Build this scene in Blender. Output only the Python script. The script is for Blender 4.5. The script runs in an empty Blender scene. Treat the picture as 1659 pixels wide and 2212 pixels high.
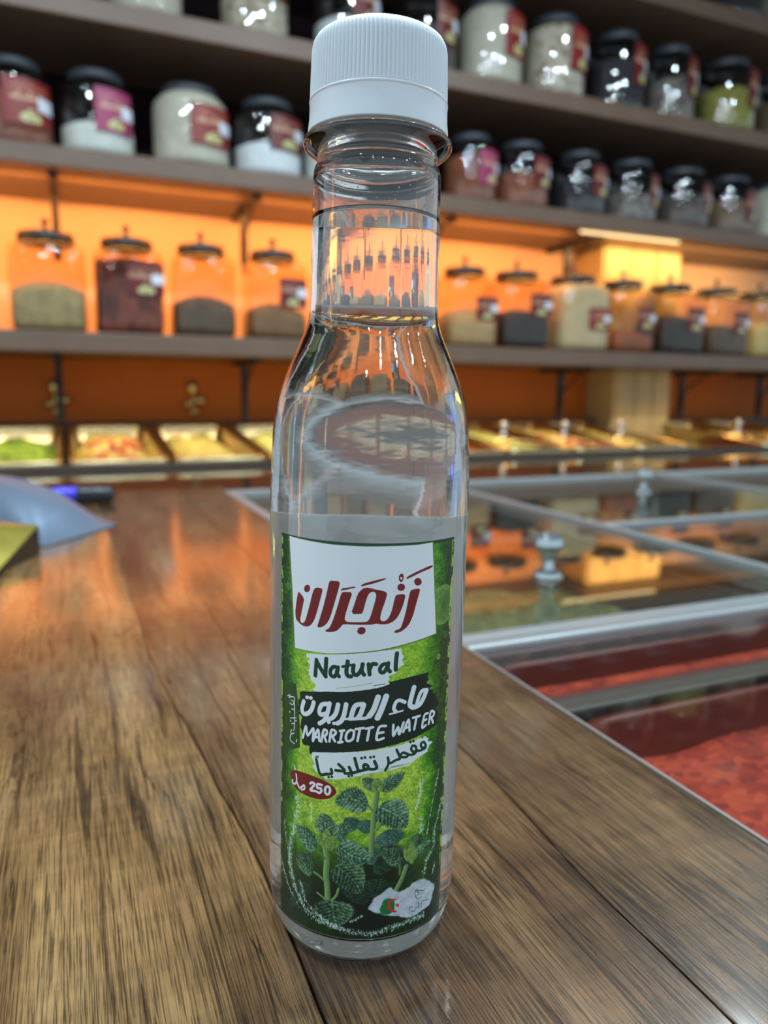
import bpy, bmesh, math, random
import numpy as np
from mathutils import Vector, Matrix

# ------------------------------------------------------------------ camera
SC = bpy.context.scene
COL = SC.collection
R_ = math.radians
YAW, PITCH, ROLL = R_(23.0), R_(9.2), R_(0.5)
FW = Vector((math.sin(YAW)*math.cos(PITCH), math.cos(YAW)*math.cos(PITCH), -math.sin(PITCH)))
RT0 = Vector((math.cos(YAW), -math.sin(YAW), 0)); UP0 = RT0.cross(FW)
RT = RT0*math.cos(ROLL) + UP0*math.sin(ROLL); UP = -RT0*math.sin(ROLL) + UP0*math.cos(ROLL)
cd = bpy.data.cameras.new('camera'); cam = bpy.data.objects.new('camera', cd); COL.objects.link(cam)
m = Matrix((RT, UP, -FW)).transposed().to_4x4(); m.translation = Vector((0, 0, 0.15678)); cam.matrix_world = m
cd.sensor_fit = 'HORIZONTAL'; cd.sensor_width = 36; cd.lens = 36*1590/1659
cd.clip_start = 0.01; cd.clip_end = 50
cd.dof.use_dof = True; cd.dof.focus_distance = 0.188; cd.dof.aperture_fstop = 13.5; cd.dof.aperture_blades = 6
cd.dof.aperture_rotation = R_(15)
SC.camera = cam
SC.view_settings.view_transform = 'Standard'; SC.view_settings.look = 'None'
SC.view_settings.exposure = 0.0; SC.view_settings.gamma = 1.0; SC.view_settings.use_curve_mapping = False
SC.cycles.max_bounces = 18; SC.cycles.transmission_bounces = 14; SC.cycles.transparent_max_bounces = 32
SC.cycles.glossy_bounces = 8; SC.cycles.diffuse_bounces = 4; SC.cycles.sample_clamp_indirect = 14

# ------------------------------------------------------------------ world and lamps
WORLD = 0.92
w = bpy.data.worlds.new('world'); SC.world = w; w.use_nodes = True
w.node_tree.nodes['Background'].inputs[0].default_value = (0.67, 0.87, 1.0, 1)
w.node_tree.nodes['Background'].inputs[1].default_value = WORLD

def area(name, loc, target, size, power, color, size_y=None, shape='DISK', spread=180):
    l = bpy.data.lights.new(name, 'AREA'); l.shape = shape; l.size = size
    if size_y: l.size_y = size_y
    l.energy = power; l.color = color; l.spread = R_(spread)
    o = bpy.data.objects.new(name, l); COL.objects.link(o); o.location = loc
    d = Vector(target) - Vector(loc); o.rotation_euler = d.to_track_quat('-Z', 'Y').to_euler()
    return o
LAMP = 11.0
for i, (x, y) in enumerate([(-1.2, -2.0), (-0.2, -2.0), (0.9, -2.0), (2.2, -1.8), (-1.5, -0.7), (-0.45, -0.7), (0.7, -0.6), (2.0, -0.6),
                            (-1.1, 0.7), (0.1, 0.6), (1.3, 0.7), (2.7, 0.5), (3.4, -1.2), (-1.2, 1.7), (0.0, 1.75), (1.2, 1.8), (2.5, 1.9)]):
    area('ceiling_spot', (x, y, 2.70), (x, y, 0), 0.14, LAMP*(4.2 if y > 0.4 and y < 1 else 1.2 if y > 1 else 0.50), (0.74, 0.91, 1.0))
# amber strips under the two lit shelves, warm strip over the trays, tall amber lamp on the left side of the shop
for x0, x1, e in ((-1.6, 0.77, 30.0), (0.80, 2.58, 24.0)):
    area('amber_strip', ((x0+x1)/2, 3.47, 1.009), ((x0+x1)/2, 3.89, 0.63), x1-x0, e*0.68, (1.0, 0.40, 0.085), 0.03, 'RECTANGLE')
area('warm_strip_pillar', (3.5, 3.47, 1.009), (3.5, 3.89, 0.60), 1.6, 9, (1.0, 0.60, 0.22), 0.03, 'RECTANGLE')
for x0, x1 in ((-1.6, 1.6), (1.6, 4.6)):
    area('tray_strip', ((x0+x1)/2, 3.38, 0.292), ((x0+x1)/2, 3.34, -0.12), x1-x0, 7.0, (1.0, 0.60, 0.21), 0.02, 'RECTANGLE', 130)
area('tall_amber_lamp', (-3.3, 1.2, 0.8), (0.7, 3.4, 1.0), 0.16, 7.0, (1.0, 0.42, 0.08), 3.0, 'RECTANGLE')

# ------------------------------------------------------------------ helpers
rnd = random.Random(7)
def new_mat(name):
    m = bpy.data.materials.new(name); m.use_nodes = True
    return m, m.node_tree, m.node_tree.nodes, m.node_tree.links, m.node_tree.nodes['Principled BSDF']
def plain(name, col, rough=0.5, metal=0.0, spec=0.5, bump=0, bscale=200, var=0.0, vscale=20, coat=0, coord='Object'):
    m, nt, N, L, b = new_mat(name)
    b.inputs['Base Color'].default_value = (*col, 1); b.inputs['Roughness'].default_value = rough
    b.inputs['Metallic'].default_value = metal; b.inputs['Specular IOR Level'].default_value = spec
    if coat: b.inputs['Coat Weight'].default_value = coat; b.inputs['Coat Roughness'].default_value = 0.08
    tc = N.new('ShaderNodeTexCoord')
    n = N.new('ShaderNodeTexNoise'); n.inputs['Scale'].default_value = vscale; n.inputs['Detail'].default_value = 6
    L.new(tc.outputs[coord], n.inputs['Vector'])
    mx = N.new('ShaderNodeMix'); mx.data_type = 'RGBA'
    mx.inputs[6].default_value = (*[c*(1-var) for c in col], 1); mx.inputs[7].default_value = (*[min(1, c*(1+var)) for c in col], 1)
    L.new(n.outputs['Fac'], mx.inputs[0]); L.new(mx.outputs[2], b.inputs['Base Color'])
    if bump:
        n2 = N.new('ShaderNodeTexNoise'); n2.inputs['Scale'].default_value = bscale; n2.inputs['Detail'].default_value = 3
        L.new(tc.outputs[coord], n2.inputs['Vector'])
        bp = N.new('ShaderNodeBump'); bp.inputs['Strength'].default_value = bump; bp.inputs['Distance'].default_value = 0.002
        L.new(n2.outputs['Fac'], bp.inputs['Height']); L.new(bp.outputs[0], b.inputs['Normal'])
    return m
def grain(name, cols, scale=150, bump=0.6):          # loose seeds, powders, leaves
    m, nt, N, L, b = new_mat(name)
    tc = N.new('ShaderNodeTexCoord'); v = N.new('ShaderNodeTexVoronoi'); v.inputs['Scale'].default_value = scale
    L.new(tc.outputs['Object'], v.inputs['Vector'])
    n = N.new('ShaderNodeTexNoise'); n.inputs['Scale'].default_value = scale*0.12; n.inputs['Detail'].default_value = 5
    L.new(tc.outputs['Object'], n.inputs['Vector'])
    sep = N.new('ShaderNodeSeparateColor'); L.new(v.outputs['Color'], sep.inputs[0])
    ad = N.new('ShaderNodeMath'); ad.operation = 'ADD'; L.new(sep.outputs[0], ad.inputs[0]); L.new(n.outputs['Fac'], ad.inputs[1])
    hf = N.new('ShaderNodeMath'); hf.operation = 'MULTIPLY'; hf.inputs[1].default_value = 0.5; L.new(ad.outputs[0], hf.inputs[0])
    r = N.new('ShaderNodeValToRGB'); e = r.color_ramp.elements
    while len(e) < len(cols): e.new(0.5)
    for i, c in enumerate(cols): e[i].position = 0.2 + 0.6*i/max(1, len(cols)-1); e[i].color = (*c, 1)
    L.new(hf.outputs[0], r.inputs[0]); L.new(r.outputs[0], b.inputs['Base Color']); b.inputs['Roughness'].default_value = 0.8
    bp = N.new('ShaderNodeBump'); bp.inputs['Strength'].default_value = bump; bp.inputs['Distance'].default_value = 0.003
    L.new(v.outputs['Distance'], bp.inputs['Height']); L.new(bp.outputs[0], b.inputs['Normal'])
    return m
def thin_glass(name, tint=(1, 1, 1), rough=0.04, ior=1.5, gloss=1.0):   # thin clear wall: see-through plus a Fresnel reflection
    m = bpy.data.materials.new(name); m.use_nodes = True; nt = m.node_tree; N = nt.nodes; L = nt.links; N.clear()
    o = N.new('ShaderNodeOutputMaterial'); mx = N.new('ShaderNodeMixShader'); t = N.new('ShaderNodeBsdfTransparent')
    g = N.new('ShaderNodeBsdfGlossy'); fr = N.new('ShaderNodeFresnel'); 
    ge = N.new('ShaderNodeNewGeometry'); mr = N.new('ShaderNodeMapRange'); mr.inputs[3].default_value = ior; mr.inputs[4].default_value = 1/ior
    L.new(ge.outputs['Backfacing'], mr.inputs[0]); L.new(mr.outputs[0], fr.inputs['IOR'])      # same reflectance from either side of the thin wall
    t.inputs[0].default_value = (*tint, 1); g.inputs['Roughness'].default_value = rough; g.inputs[0].default_value = (gloss, gloss, gloss, 1)
    L.new(fr.outputs[0], mx.inputs[0]); L.new(t.outputs[0], mx.inputs[1]); L.new(g.outputs[0], mx.inputs[2]); L.new(mx.outputs[0], o.inputs[0])
    return m
def refr(name, ior, col=(1, 1, 1), rough=0.0, bump=0.0, bscale=60):
    m = bpy.data.materials.new(name); m.use_nodes = True; nt = m.node_tree; N = nt.nodes; L = nt.links; N.clear()
    o = N.new('ShaderNodeOutputMaterial'); g = N.new('ShaderNodeBsdfGlass')
    g.inputs['IOR'].default_value = ior; g.inputs['Color'].default_value = (*col, 1); g.inputs['Roughness'].default_value = rough
    if bump:
        tc = N.new('ShaderNodeTexCoord'); mp = N.new('ShaderNodeMapping'); mp.inputs['Scale'].default_value = (1, 1, 2.2)
        n = N.new('ShaderNodeTexNoise'); n.inputs['Scale'].default_value = bscale; n.inputs['Detail'].default_value = 2
        L.new(tc.outputs['Object'], mp.inputs[0]); L.new(mp.outputs[0], n.inputs['Vector'])
        bp = N.new('ShaderNodeBump'); bp.inputs['Strength'].default_value = bump; bp.inputs['Distance'].default_value = 0.001
        L.new(n.outputs['Fac'], bp.inputs['Height']); L.new(bp.outputs[0], g.inputs['Normal'])
    L.new(g.outputs[0], o.inputs[0]); return m
def emis(name, col, s):
    m, nt, N, L, b = new_mat(name); b.inputs['Emission Color'].default_value = (*col, 1); b.inputs['Emission Strength'].default_value = s
    b.inputs['Base Color'].default_value = (*col, 1); return m

def mesh_obj(name, verts, faces, mat, parent=None, smooth=True, loc=None):
    me = bpy.data.meshes.new(name); me.from_pydata([tuple(v) for v in verts], [], faces)
    if smooth: me.polygons.foreach_set('use_smooth', [True]*len(me.polygons))
    me.materials.append(mat); me.update()
    o = bpy.data.objects.new(name, me); COL.objects.link(o)
    if parent: o.parent = parent
    if loc: o.location = loc
    return o
def empty(name, loc, rz=0):
    o = bpy.data.objects.new(name, None); COL.objects.link(o); o.location = loc; o.rotation_euler = (0, 0, rz); o.empty_display_size = 0.02
    return o
def tag(o, label, cat, group=None):
    o['label'] = label; o['category'] = cat
    if group: o['group'] = group
    return o
def struct(o): o['kind'] = 'structure'; return o
class MB:
    def __init__(s): s.v = []; s.f = []
    def add(s, v, f):
        k = len(s.v); s.v += [tuple(q) for q in v]; s.f += [tuple(i+k for i in q) for q in f]; return s
    def box(s, x0, x1, y0, y1, z0, z1, b=0.0):
        if b <= 0:
            v = [(x, y, z) for z in (z0, z1) for y in (y0, y1) for x in (x0, x1)]
            return s.add(v, [(0, 2, 3, 1), (4, 5, 7, 6), (0, 1, 5, 4), (2, 6, 7, 3), (0, 4, 6, 2), (1, 3, 7, 5)])
        bm = bmesh.new(); bmesh.ops.create_cube(bm, size=1)
        for q in bm.verts: q.co = Vector(((x0+x1)/2+q.co.x*(x1-x0), (y0+y1)/2+q.co.y*(y1-y0), (z0+z1)/2+q.co.z*(z1-z0)))
        bmesh.ops.bevel(bm, geom=bm.edges[:], offset=b, segments=2, affect='EDGES', profile=0.5)
        bm.verts.index_update(); s.add([q.co[:] for q in bm.verts], [[q.index for q in f.verts] for f in bm.faces]); bm.free(); return s
    def lathe(s, prof, n=48, c=(0, 0, 0), a0=0, a1=None, ring=None, cap0=False, cap1=False):
        # prof: (r, z); ring(theta, level) multiplies the radius
        full = a1 is None; k = n if full else n+1; v = []
        for j, (r, z) in enumerate(prof):
            for i in range(k):
                t = 2*math.pi*i/n if full else a0+(a1-a0)*i/n
                q = r*(ring(t, j) if ring else 1); v.append((c[0]+q*math.cos(t), c[1]+q*math.sin(t), c[2]+z))
        f = []
        for j in range(len(prof)-1):
            for i in range(n):
                i2 = (i+1) % k if full else i+1
                f.append((j*k+i, j*k+i2, (j+1)*k+i2, (j+1)*k+i))
        if cap0: f.append(tuple(range(k))[::-1])
        if cap1: f.append(tuple((len(prof)-1)*k+i for i in range(k)))
        return s.add(v, f)
    def tube(s, pts, r, n=8):
        pts = [Vector(p) for p in pts]; v = []
        for i, p in enumerate(pts):
            d = (pts[min(i+1, len(pts)-1)]-pts[max(i-1, 0)]).normalized(); a = d.orthogonal().normalized(); b = d.cross(a)
            if i and v: 
                pa = (Vector(v[-n])-pts[i-1]); pa = (pa-d*pa.dot(d)).normalized(); a = pa; b = d.cross(a)
            rr = r[i] if isinstance(r, (list, tuple)) else r
            v += [tuple(p+a*rr*math.cos(2*math.pi*k/n)+b*rr*math.sin(2*math.pi*k/n)) for k in range(n)]
        f = [(j*n+i, j*n+(i+1) % n, (j+1)*n+(i+1) % n, (j+1)*n+i) for j in range(len(pts)-1) for i in range(n)]
        f += [tuple(range(n))[::-1], tuple((len(pts)-1)*n+i for i in range(n))]
        return s.add(v, f)
    def blob(s, c, r, n=7, m=5, rot=None):
        v = []; 
        for j in range(m+1):
            ph = math.pi*j/m
            for i in range(n):
                t = 2*math.pi*i/n; p = Vector((r[0]*math.sin(ph)*math.cos(t), r[1]*math.sin(ph)*math.sin(t), r[2]*math.cos(ph)))
                if rot: p = rot @ p
                v.append(tuple(Vector(c)+p))
        f = [(j*n+i, (j+1)*n+i, (j+1)*n+(i+1) % n, j*n+(i+1) % n) for j in range(m) for i in range(n)]
        return s.add(v, f)
    def build(s, name, mat, parent=None, smooth=False, loc=None):
        o = mesh_obj(name, s.v, s.f, mat, parent, smooth, loc); return o
def rrect(x0, x1, y0, y1, r, n=6):      # rounded rectangle, counter-clockwise
    p = []
    for cx, cy, a in ((x1-r, y0+r, -90), (x1-r, y1-r, 0), (x0+r, y1-r, 90), (x0+r, y0+r, 180)):
        for i in range(n+1): t = R_(a+90*i/n); p.append((cx+r*math.cos(t), cy+r*math.sin(t)))
    return p
def rings(rs, zf=None, close0=False, close1=False):
    n = len(rs[0]); v = [q for r in rs for q in r]
    f = [(j*n+i, j*n+(i+1) % n, (j+1)*n+(i+1) % n, (j+1)*n+i) for j in range(len(rs)-1) for i in range(n)]
    if close0: f.append(tuple(range(n))[::-1])
    if close1: f.append(tuple((len(rs)-1)*n+i for i in range(n)))
    return v, f

# ------------------------------------------------------------------ materials
def wood_mat(name, lo, mid, hi, seed, dark=0.35, fine=1.0, rough=0.2, coat=1.0):
    m, nt, N, L, b = new_mat(name)
    tc = N.new('ShaderNodeTexCoord')
    def noise(sx, sy, det=6, dist=0.0, rgh=0.55):
        mp = N.new('ShaderNodeMapping'); mp.inputs['Scale'].default_value = (sx, sy, 1); mp.inputs['Location'].default_value = (seed*3.1, seed*1.7, 0)
        n = N.new('ShaderNodeTexNoise'); n.inputs['Scale'].default_value = 1; n.inputs['Detail'].default_value = det
        n.inputs['Distortion'].default_value = dist; n.inputs['Roughness'].default_value = rgh
        L.new(tc.outputs['Object'], mp.inputs[0]); L.new(mp.outputs[0], n.inputs['Vector']); return n.outputs['Fac']
    def ramp(src, stops):
        r = N.new('ShaderNodeValToRGB'); e = r.color_ramp.elements
        while len(e) < len(stops): e.new(0.5)
        for i, (p, c) in enumerate(stops): e[i].position = p; e[i].color = (*c, 1)
        L.new(src, r.inputs[0]); return r.outputs[0]
    def mul(a, c2, f=1.0):
        x = N.new('ShaderNodeMix'); x.data_type = 'RGBA'; x.blend_type = 'MULTIPLY'; x.inputs[0].default_value = f
        L.new(a, x.inputs[6]); L.new(c2, x.inputs[7]); return x.outputs[2]
    base = ramp(noise(26, 4.5, 8, 0.6), [(0.30, lo), (0.5, mid), (0.72, hi)])
    d1, d2 = (dark,)*3, (1, 1, 1)
    streak = noise(230, 6, 8, 0.9, 0.68); s1 = ramp(streak, [(0.39, d1), (0.455, d2)])
    pore = noise(1900, 38, 3, 0.15, 0.65); s2 = ramp(pore, [(0.40, (0.32*fine,)*3), (0.485, d2), (0.60, (1.35,)*3)])
    crack = noise(95, 3.0, 4, 1.4, 0.55); s3 = ramp(crack, [(0.482, d2), (0.496, (0.13,)*3), (0.504, (0.13,)*3), (0.518, d2)])
    crack2 = noise(300, 7, 3, 0.6, 0.5); s4 = ramp(crack2, [(0.470, d2), (0.494, (0.25,)*3), (0.506, (0.25,)*3), (0.530, d2)])
    gate = ramp(noise(9, 6, 3, 0.4), [(0.50, (0, 0, 0)), (0.58, (1, 1, 1))])
    cg = N.new('ShaderNodeMix'); cg.data_type = 'RGBA'; L.new(gate, cg.inputs[0]); cg.inputs[6].default_value = (1, 1, 1, 1); L.new(s4, cg.inputs[7])
    patch = ramp(noise(14, 9, 4, 0.5), [(0.45, (0, 0, 0)), (0.62, (1, 1, 1))])
    cm = N.new('ShaderNodeMix'); cm.data_type = 'RGBA'; L.new(patch, cm.inputs[0]); cm.inputs[6].default_value = (1, 1, 1, 1); L.new(s3, cm.inputs[7])
    cross = ramp(noise(18, 110, 3, 0.3), [(0.35, (0.82,)*3), (0.65, (1.1,)*3)])
    c = mul(mul(mul(mul(mul(base, s1, 0.9), s2, 0.9), cm.outputs[2], 0.9), cross, 0.8), cg.outputs[2], 0.85)
    L.new(c, b.inputs['Base Color'])
    rr = N.new('ShaderNodeMapRange'); rr.inputs[3].default_value = rough*0.8; rr.inputs[4].default_value = rough*1.7
    L.new(streak, rr.inputs[0]); L.new(rr.outputs[0], b.inputs['Roughness'])
    b.inputs['IOR'].default_value = 1.55; b.inputs['Coat Weight'].default_value = coat; b.inputs['Coat IOR'].default_value = 1.65; b.inputs['Coat Roughness'].default_value = 0.10
    ad = N.new('ShaderNodeMix'); ad.data_type = 'RGBA'; ad.inputs[0].default_value = 0.5; L.new(s2, ad.inputs[6]); L.new(s1, ad.inputs[7])
    bp = N.new('ShaderNodeBump'); bp.inputs['Strength'].default_value = 0.30; bp.inputs['Distance'].default_value = 0.0004
    L.new(ad.outputs[2], bp.inputs['Height']); L.new(bp.outputs[0], b.inputs['Normal'])
    return m
M = {}
M['plank_gold'] = wood_mat('oak_gold', (0.103, 0.052, 0.020), (0.220, 0.120, 0.046), (0.329, 0.201, 0.084), 1, 0.26)
M['plank_mid'] = wood_mat('oak_mid', (0.064, 0.030, 0.013), (0.139, 0.071, 0.030), (0.225, 0.127, 0.054), 5, 0.34)
M['plank_brown'] = wood_mat('oak_brown', (0.058, 0.029, 0.014), (0.120, 0.065, 0.030), (0.189, 0.110, 0.051), 9, 0.45)
M['seam'] = plain('seam_filler', (0.02, 0.018, 0.016), 0.6)
M['shelf'] = plain('shelf_wood', (0.15, 0.090, 0.060), 0.45, var=0.25, vscale=9)
M['dark_wall'] = plain('maroon_wall', (0.010, 0.003, 0.005), 0.7, spec=0.1, var=0.3, vscale=3)
M['orange_wall'] = plain('orange_panel', (0.80, 0.50, 0.30), 0.6, spec=0.2, var=0.08, vscale=4)
M['orange_low'] = plain('dim_glow_panel', (0.60, 0.14, 0.014), 0.6, spec=0.2, var=0.15, vscale=4)  # lower wall: dim orange glow put into a deeper red-brown base colour
M['pillar'] = plain('pale_wood_pillar', (0.60, 0.42, 0.17), 0.5, var=0.2, vscale=14)
M['iron'] = plain('black_iron', (0.015, 0.014, 0.014), 0.45)
M['lid_black'] = plain('black_lid', (0.014, 0.012, 0.012), 0.4)
M['lid_slate'] = plain('slate_plastic_lid', (0.030, 0.036, 0.046), 0.45)
M['jar'] = thin_glass('jar_wall', (0.93, 0.82, 0.66), 0.025, 1.5)
M['jar_plastic'] = thin_glass('plastic_jar_wall', (0.92, 0.91, 0.90), 0.03, 1.7)
M['pane'] = thin_glass('case_glass', (0.90, 0.93, 0.91), 0.015, 1.52)
M['lidclear'] = thin_glass('clear_lid', (0.94, 0.94, 0.93), 0.05, 1.6)
M['knob'] = plain('knob_crystal', (0.55, 0.60, 0.62), 0.08, 0.85)
M['steel'] = plain('brushed_steel', (0.62, 0.63, 0.62), 0.28, 1.0, var=0.06, vscale=30)
M['steel_edge'] = plain('pale_metal_edge', (0.36, 0.38, 0.39), 0.32, 0.6, var=0.08, vscale=40)
M['edge'] = plain('counter_edging', (0.24, 0.21, 0.185), 0.4, 0.2)
M['divider'] = plain('dull_divider', (0.09, 0.075, 0.07), 0.45, 0.2)
M['case_body'] = plain('case_steel', (0.30, 0.30, 0.30), 0.4, 0.8)
M['black_stone'] = plain('polished_dark_stone', (0.045, 0.030, 0.024), 0.05, var=0.3, vscale=12, coat=1.0)
M['lip'] = plain('dark_brown_lip', (0.055, 0.034, 0.022), 0.4, var=0.2)
M['stained_shaded_pan'] = plain('spice_stained_shaded_pan', (0.15, 0.020, 0.014), 0.35, var=0.3, vscale=25)  # red powder residue, with the shade on the pan wall in the dark tone
M['dark_pan'] = plain('dark_pan', (0.06, 0.055, 0.045), 0.3, 0.5)
M['red_cab'] = plain('dark_red_cabinet', (0.10, 0.02, 0.012), 0.4)
M['floor'] = plain('floor_tile', (0.30, 0.27, 0.24), 0.3, var=0.1, vscale=3)
M['ceiling'] = plain('ceiling_paint', (0.14, 0.14, 0.15), 0.8)
M['tray_steel'] = plain('tray_steel', (0.66, 0.54, 0.30), 0.25, 1.0)  # steel tinted yellow, the warm tray light put into its colour
M['cap'] = plain('cap_plastic', (0.80, 0.86, 0.91), 0.28, spec=0.5)
M['cap'].node_tree.nodes['Principled BSDF'].inputs['Subsurface Weight'].default_value = 0.15
M['cap'].node_tree.nodes['Principled BSDF'].inputs['Subsurface Radius'].default_value = (0.002, 0.002, 0.002)
M['pet'] = refr('clear_plastic', 1.50, (1, 1, 1), 0.025, 0.10, 90)
M['water'] = refr('water', 1.333, (1, 1, 1), 0.0)
M['paper_white'] = plain('paper_white', (0.80, 0.82, 0.80), 0.6)

# ------------------------------------------------------------------ room shell
struct(MB().box(-4.5, 7, -4.5, 4.2, -0.92, -0.90).build('floor', M['floor']))
struct(MB().box(-4.5, 7, -4.5, 4.2, 2.74, 2.77).build('ceiling', M['ceiling']))
# everything on the far wall is scaled by K about the camera (GN tray pitch 0.2 = 0.37 m) in scale_about_camera()
K, ZK = 1.8, -0.12542
before_wall = set(COL.objects)
struct(MB().box(-2.4, 3.8, 2.205, 2.25, -0.43, 1.59).build('wall_back', M['dark_wall']))
struct(MB().box(-2.4, 3.8, 2.19, 2.205, 0.2885, 0.6384).build('trim_1', M['orange_wall']))
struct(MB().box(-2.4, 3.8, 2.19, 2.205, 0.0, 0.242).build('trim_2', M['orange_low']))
pl = MB().box(1.715, 1.962, 2.04, 2.19, -0.1098, 0.2421, 0.004).build('pillar', M['pillar']); tag(pl, 'pale yellow wooden pillar under the shelf, right of the bottle', 'pillar')
pl2 = MB().box(1.640, 1.972, 2.04, 2.19, 0.2881, 0.637, 0.004).build('pillar', M['pillar']); tag(pl2, 'pale yellow wooden pillar lit from above, behind the jars on the lit shelf', 'pillar')
for o in (pl, pl2):      # vertical battens on the pillar face
    x0, x1 = (1.715, 1.962) if o is pl else (1.640, 1.972); z0, z1 = (-0.1098, 0.242) if o is pl else (0.2881, 0.637)
    for k in range(3):
        a = x0+0.012+k*(x1-x0-0.01)/3; MB().box(a, a+(x1-x0-0.03)/3-0.004, 2.034, 2.042, z0+0.0, z1, 0.002).build('batten', M['pillar'], o)

# ------------------------------------------------------------------ shelves with iron brackets
def shelf(x0, x1, z0, z1, label, brs):
    t = empty('wall_shelf', (x0, 1.85, z0)); tag(t, label, 'shelf', 'long wall shelves')
    MB().box(0, x1-x0, 0, 0.35-0.011, 0, z1-z0, 0.003).build('board', M['shelf'], t)
    for bx in brs:
        b = MB(); X = bx*1.06-x0
        b.box(X-0.009, X+0.009, 0.215, 0.228, -0.165, 0.0)
        b.box(X-0.009, X+0.009, 0.05, 0.33, -0.012, 0.0)
        b.tube([(X, 0.215, -0.15), (X, 0.205, -0.07), (X, 0.10, -0.010)], 0.004, 6)
        b.build('bracket', M['iron'], t)
shelf(-1.6, 3.4, 0.2421, 0.2885, 'brown shelf board under the glass jars with flat black lids', (-0.45, -0.02, 0.427, 1.43, 1.93, 2.3))
shelf(-1.6, 3.4, 0.6385, 0.682, 'brown shelf board above the orange-lit bay, second from the bottom', (-0.45, -0.006, 0.433, 0.95, 1.434))
shelf(-1.6, 3.4, 0.946, 0.992, 'brown shelf board third from the bottom, level with the bottle cap', ())
shelf(-1.6, 3.4, 1.2775, 1.322, 'topmost brown shelf board, in the upper right corner', ())

M['led'] = emis('warm_led', (1.0, 0.72, 0.36), 2.0)
ls = MB().box(1.43, 1.81, 1.885, 1.893, 0.6335, 0.6383).build('led_strip', M['led']); tag(ls, 'short bright warm light strip under the shelf above the pillar', 'light strip')
# ------------------------------------------------------------------ printed jar labels (drawn here, blurred in the photograph)
def img_new(name, A):           # A: H x W x 3 sRGB 0..1, first row = top
    h, wd = A.shape[:2]; im = bpy.data.images.new(name, wd, h)
    buf = np.ones((h, wd, 4), np.float32); buf[..., :3] = np.clip(A[::-1], 0, 1); im.pixels.foreach_set(buf.ravel()); im.pack(); return im
def img_mat(name, im, rough=0.4, trans=0.0, bump=0):
    m, nt, N, L, b = new_mat(name); t = N.new('ShaderNodeTexImage'); t.image = im; t.interpolation = 'Cubic'; t.extension = 'EXTEND'
    L.new(t.outputs[0], b.inputs['Base Color']); b.inputs['Roughness'].default_value = rough; return m
def jar_label_img(bg, seed):
    r = np.random.RandomState(seed); H, W = 96, 120; A = np.ones((H, W, 3))*np.array(bg)
    cream = np.array((0.80, 0.66, 0.52)); yy, xx = np.mgrid[0:H, 0:W]
    def stroke(pts, wd, c):
        for (x0, y0), (x1, y1) in zip(pts[:-1], pts[1:]):
            dx, dy = x1-x0, y1-y0; t = np.clip(((xx-x0)*dx+(yy-y0)*dy)/(dx*dx+dy*dy+1e-6), 0, 1)
            d = np.hypot(xx-x0-t*dx, yy-y0-t*dy); a = np.clip(wd/2+0.5-d, 0, 1)[..., None]; A[:] = A*(1-a)+c*a
    for row, wd, h0 in ((16, 1.6, 5), (38, 4.0, 12)):
        x = 104
        while x > 16:
            k = r.randint(6, 13); stroke([(x, row+r.randint(-h0, 2)), (x-k*0.4, row+h0*0.5), (x-k, row+r.randint(-2, 5))], wd, cream); x -= k+1
    stroke([(18, 26), (104, 26)], 1.0, cream)
    g = np.array((0.76, 0.75, 0.52)); stroke([(44, 80), (76, 80)], 17, g); stroke([(50, 72), (60, 62), (70, 72)], 5, g)
    stroke([(50, 82), (70, 82)], 3, np.array((0.35, 0.45, 0.2)))
    return A
LBL = {'maroon': img_mat('label_maroon', img_new('label_maroon', jar_label_img((0.38, 0.08, 0.09), 3))),
       'red': img_mat('label_red', img_new('label_red', jar_label_img((0.50, 0.12, 0.10), 4))),
       'pink': img_mat('label_pink', img_new('label_pink', jar_label_img((0.58, 0.16, 0.34), 5)))}
STK = plain('price_sticker', (0.72, 0.74, 0.82), 0.4)
def patch(name, mat, parent, rf, a0, a1, z0, z1, off, n=10):
    v = []; f = []
    for i in range(n+1):
        a = a0+(a1-a0)*i/n; r = rf(a)+off
        v += [(r*math.cos(a), r*math.sin(a), z0), (r*math.cos(a), r*math.sin(a), z1)]
        r2 = r-off*0.8; v += [(r2*math.cos(a), r2*math.sin(a), z0), (r2*math.cos(a), r2*math.sin(a), z1)]
    for i in range(n):
        k = 4*i; f += [(k, k+4, k+5, k+1), (k+2, k+3, k+7, k+6), (k+1, k+5, k+7, k+3), (k, k+2, k+6, k+4)]
    f += [(0, 1, 3, 2), (4*n, 4*n+2, 4*n+3, 4*n+1)]
    o = mesh_obj(name, v, f, mat, parent, False); me = o.data; uv = me.uv_layers.new(name='uv')
    for p in me.polygons:
        for li in p.loop_indices:
            vi = me.loops[li].vertex_index; uv.data[li].uv = ((vi//4)/n, 1.0 if vi % 2 else 0.0)
    return o

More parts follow.
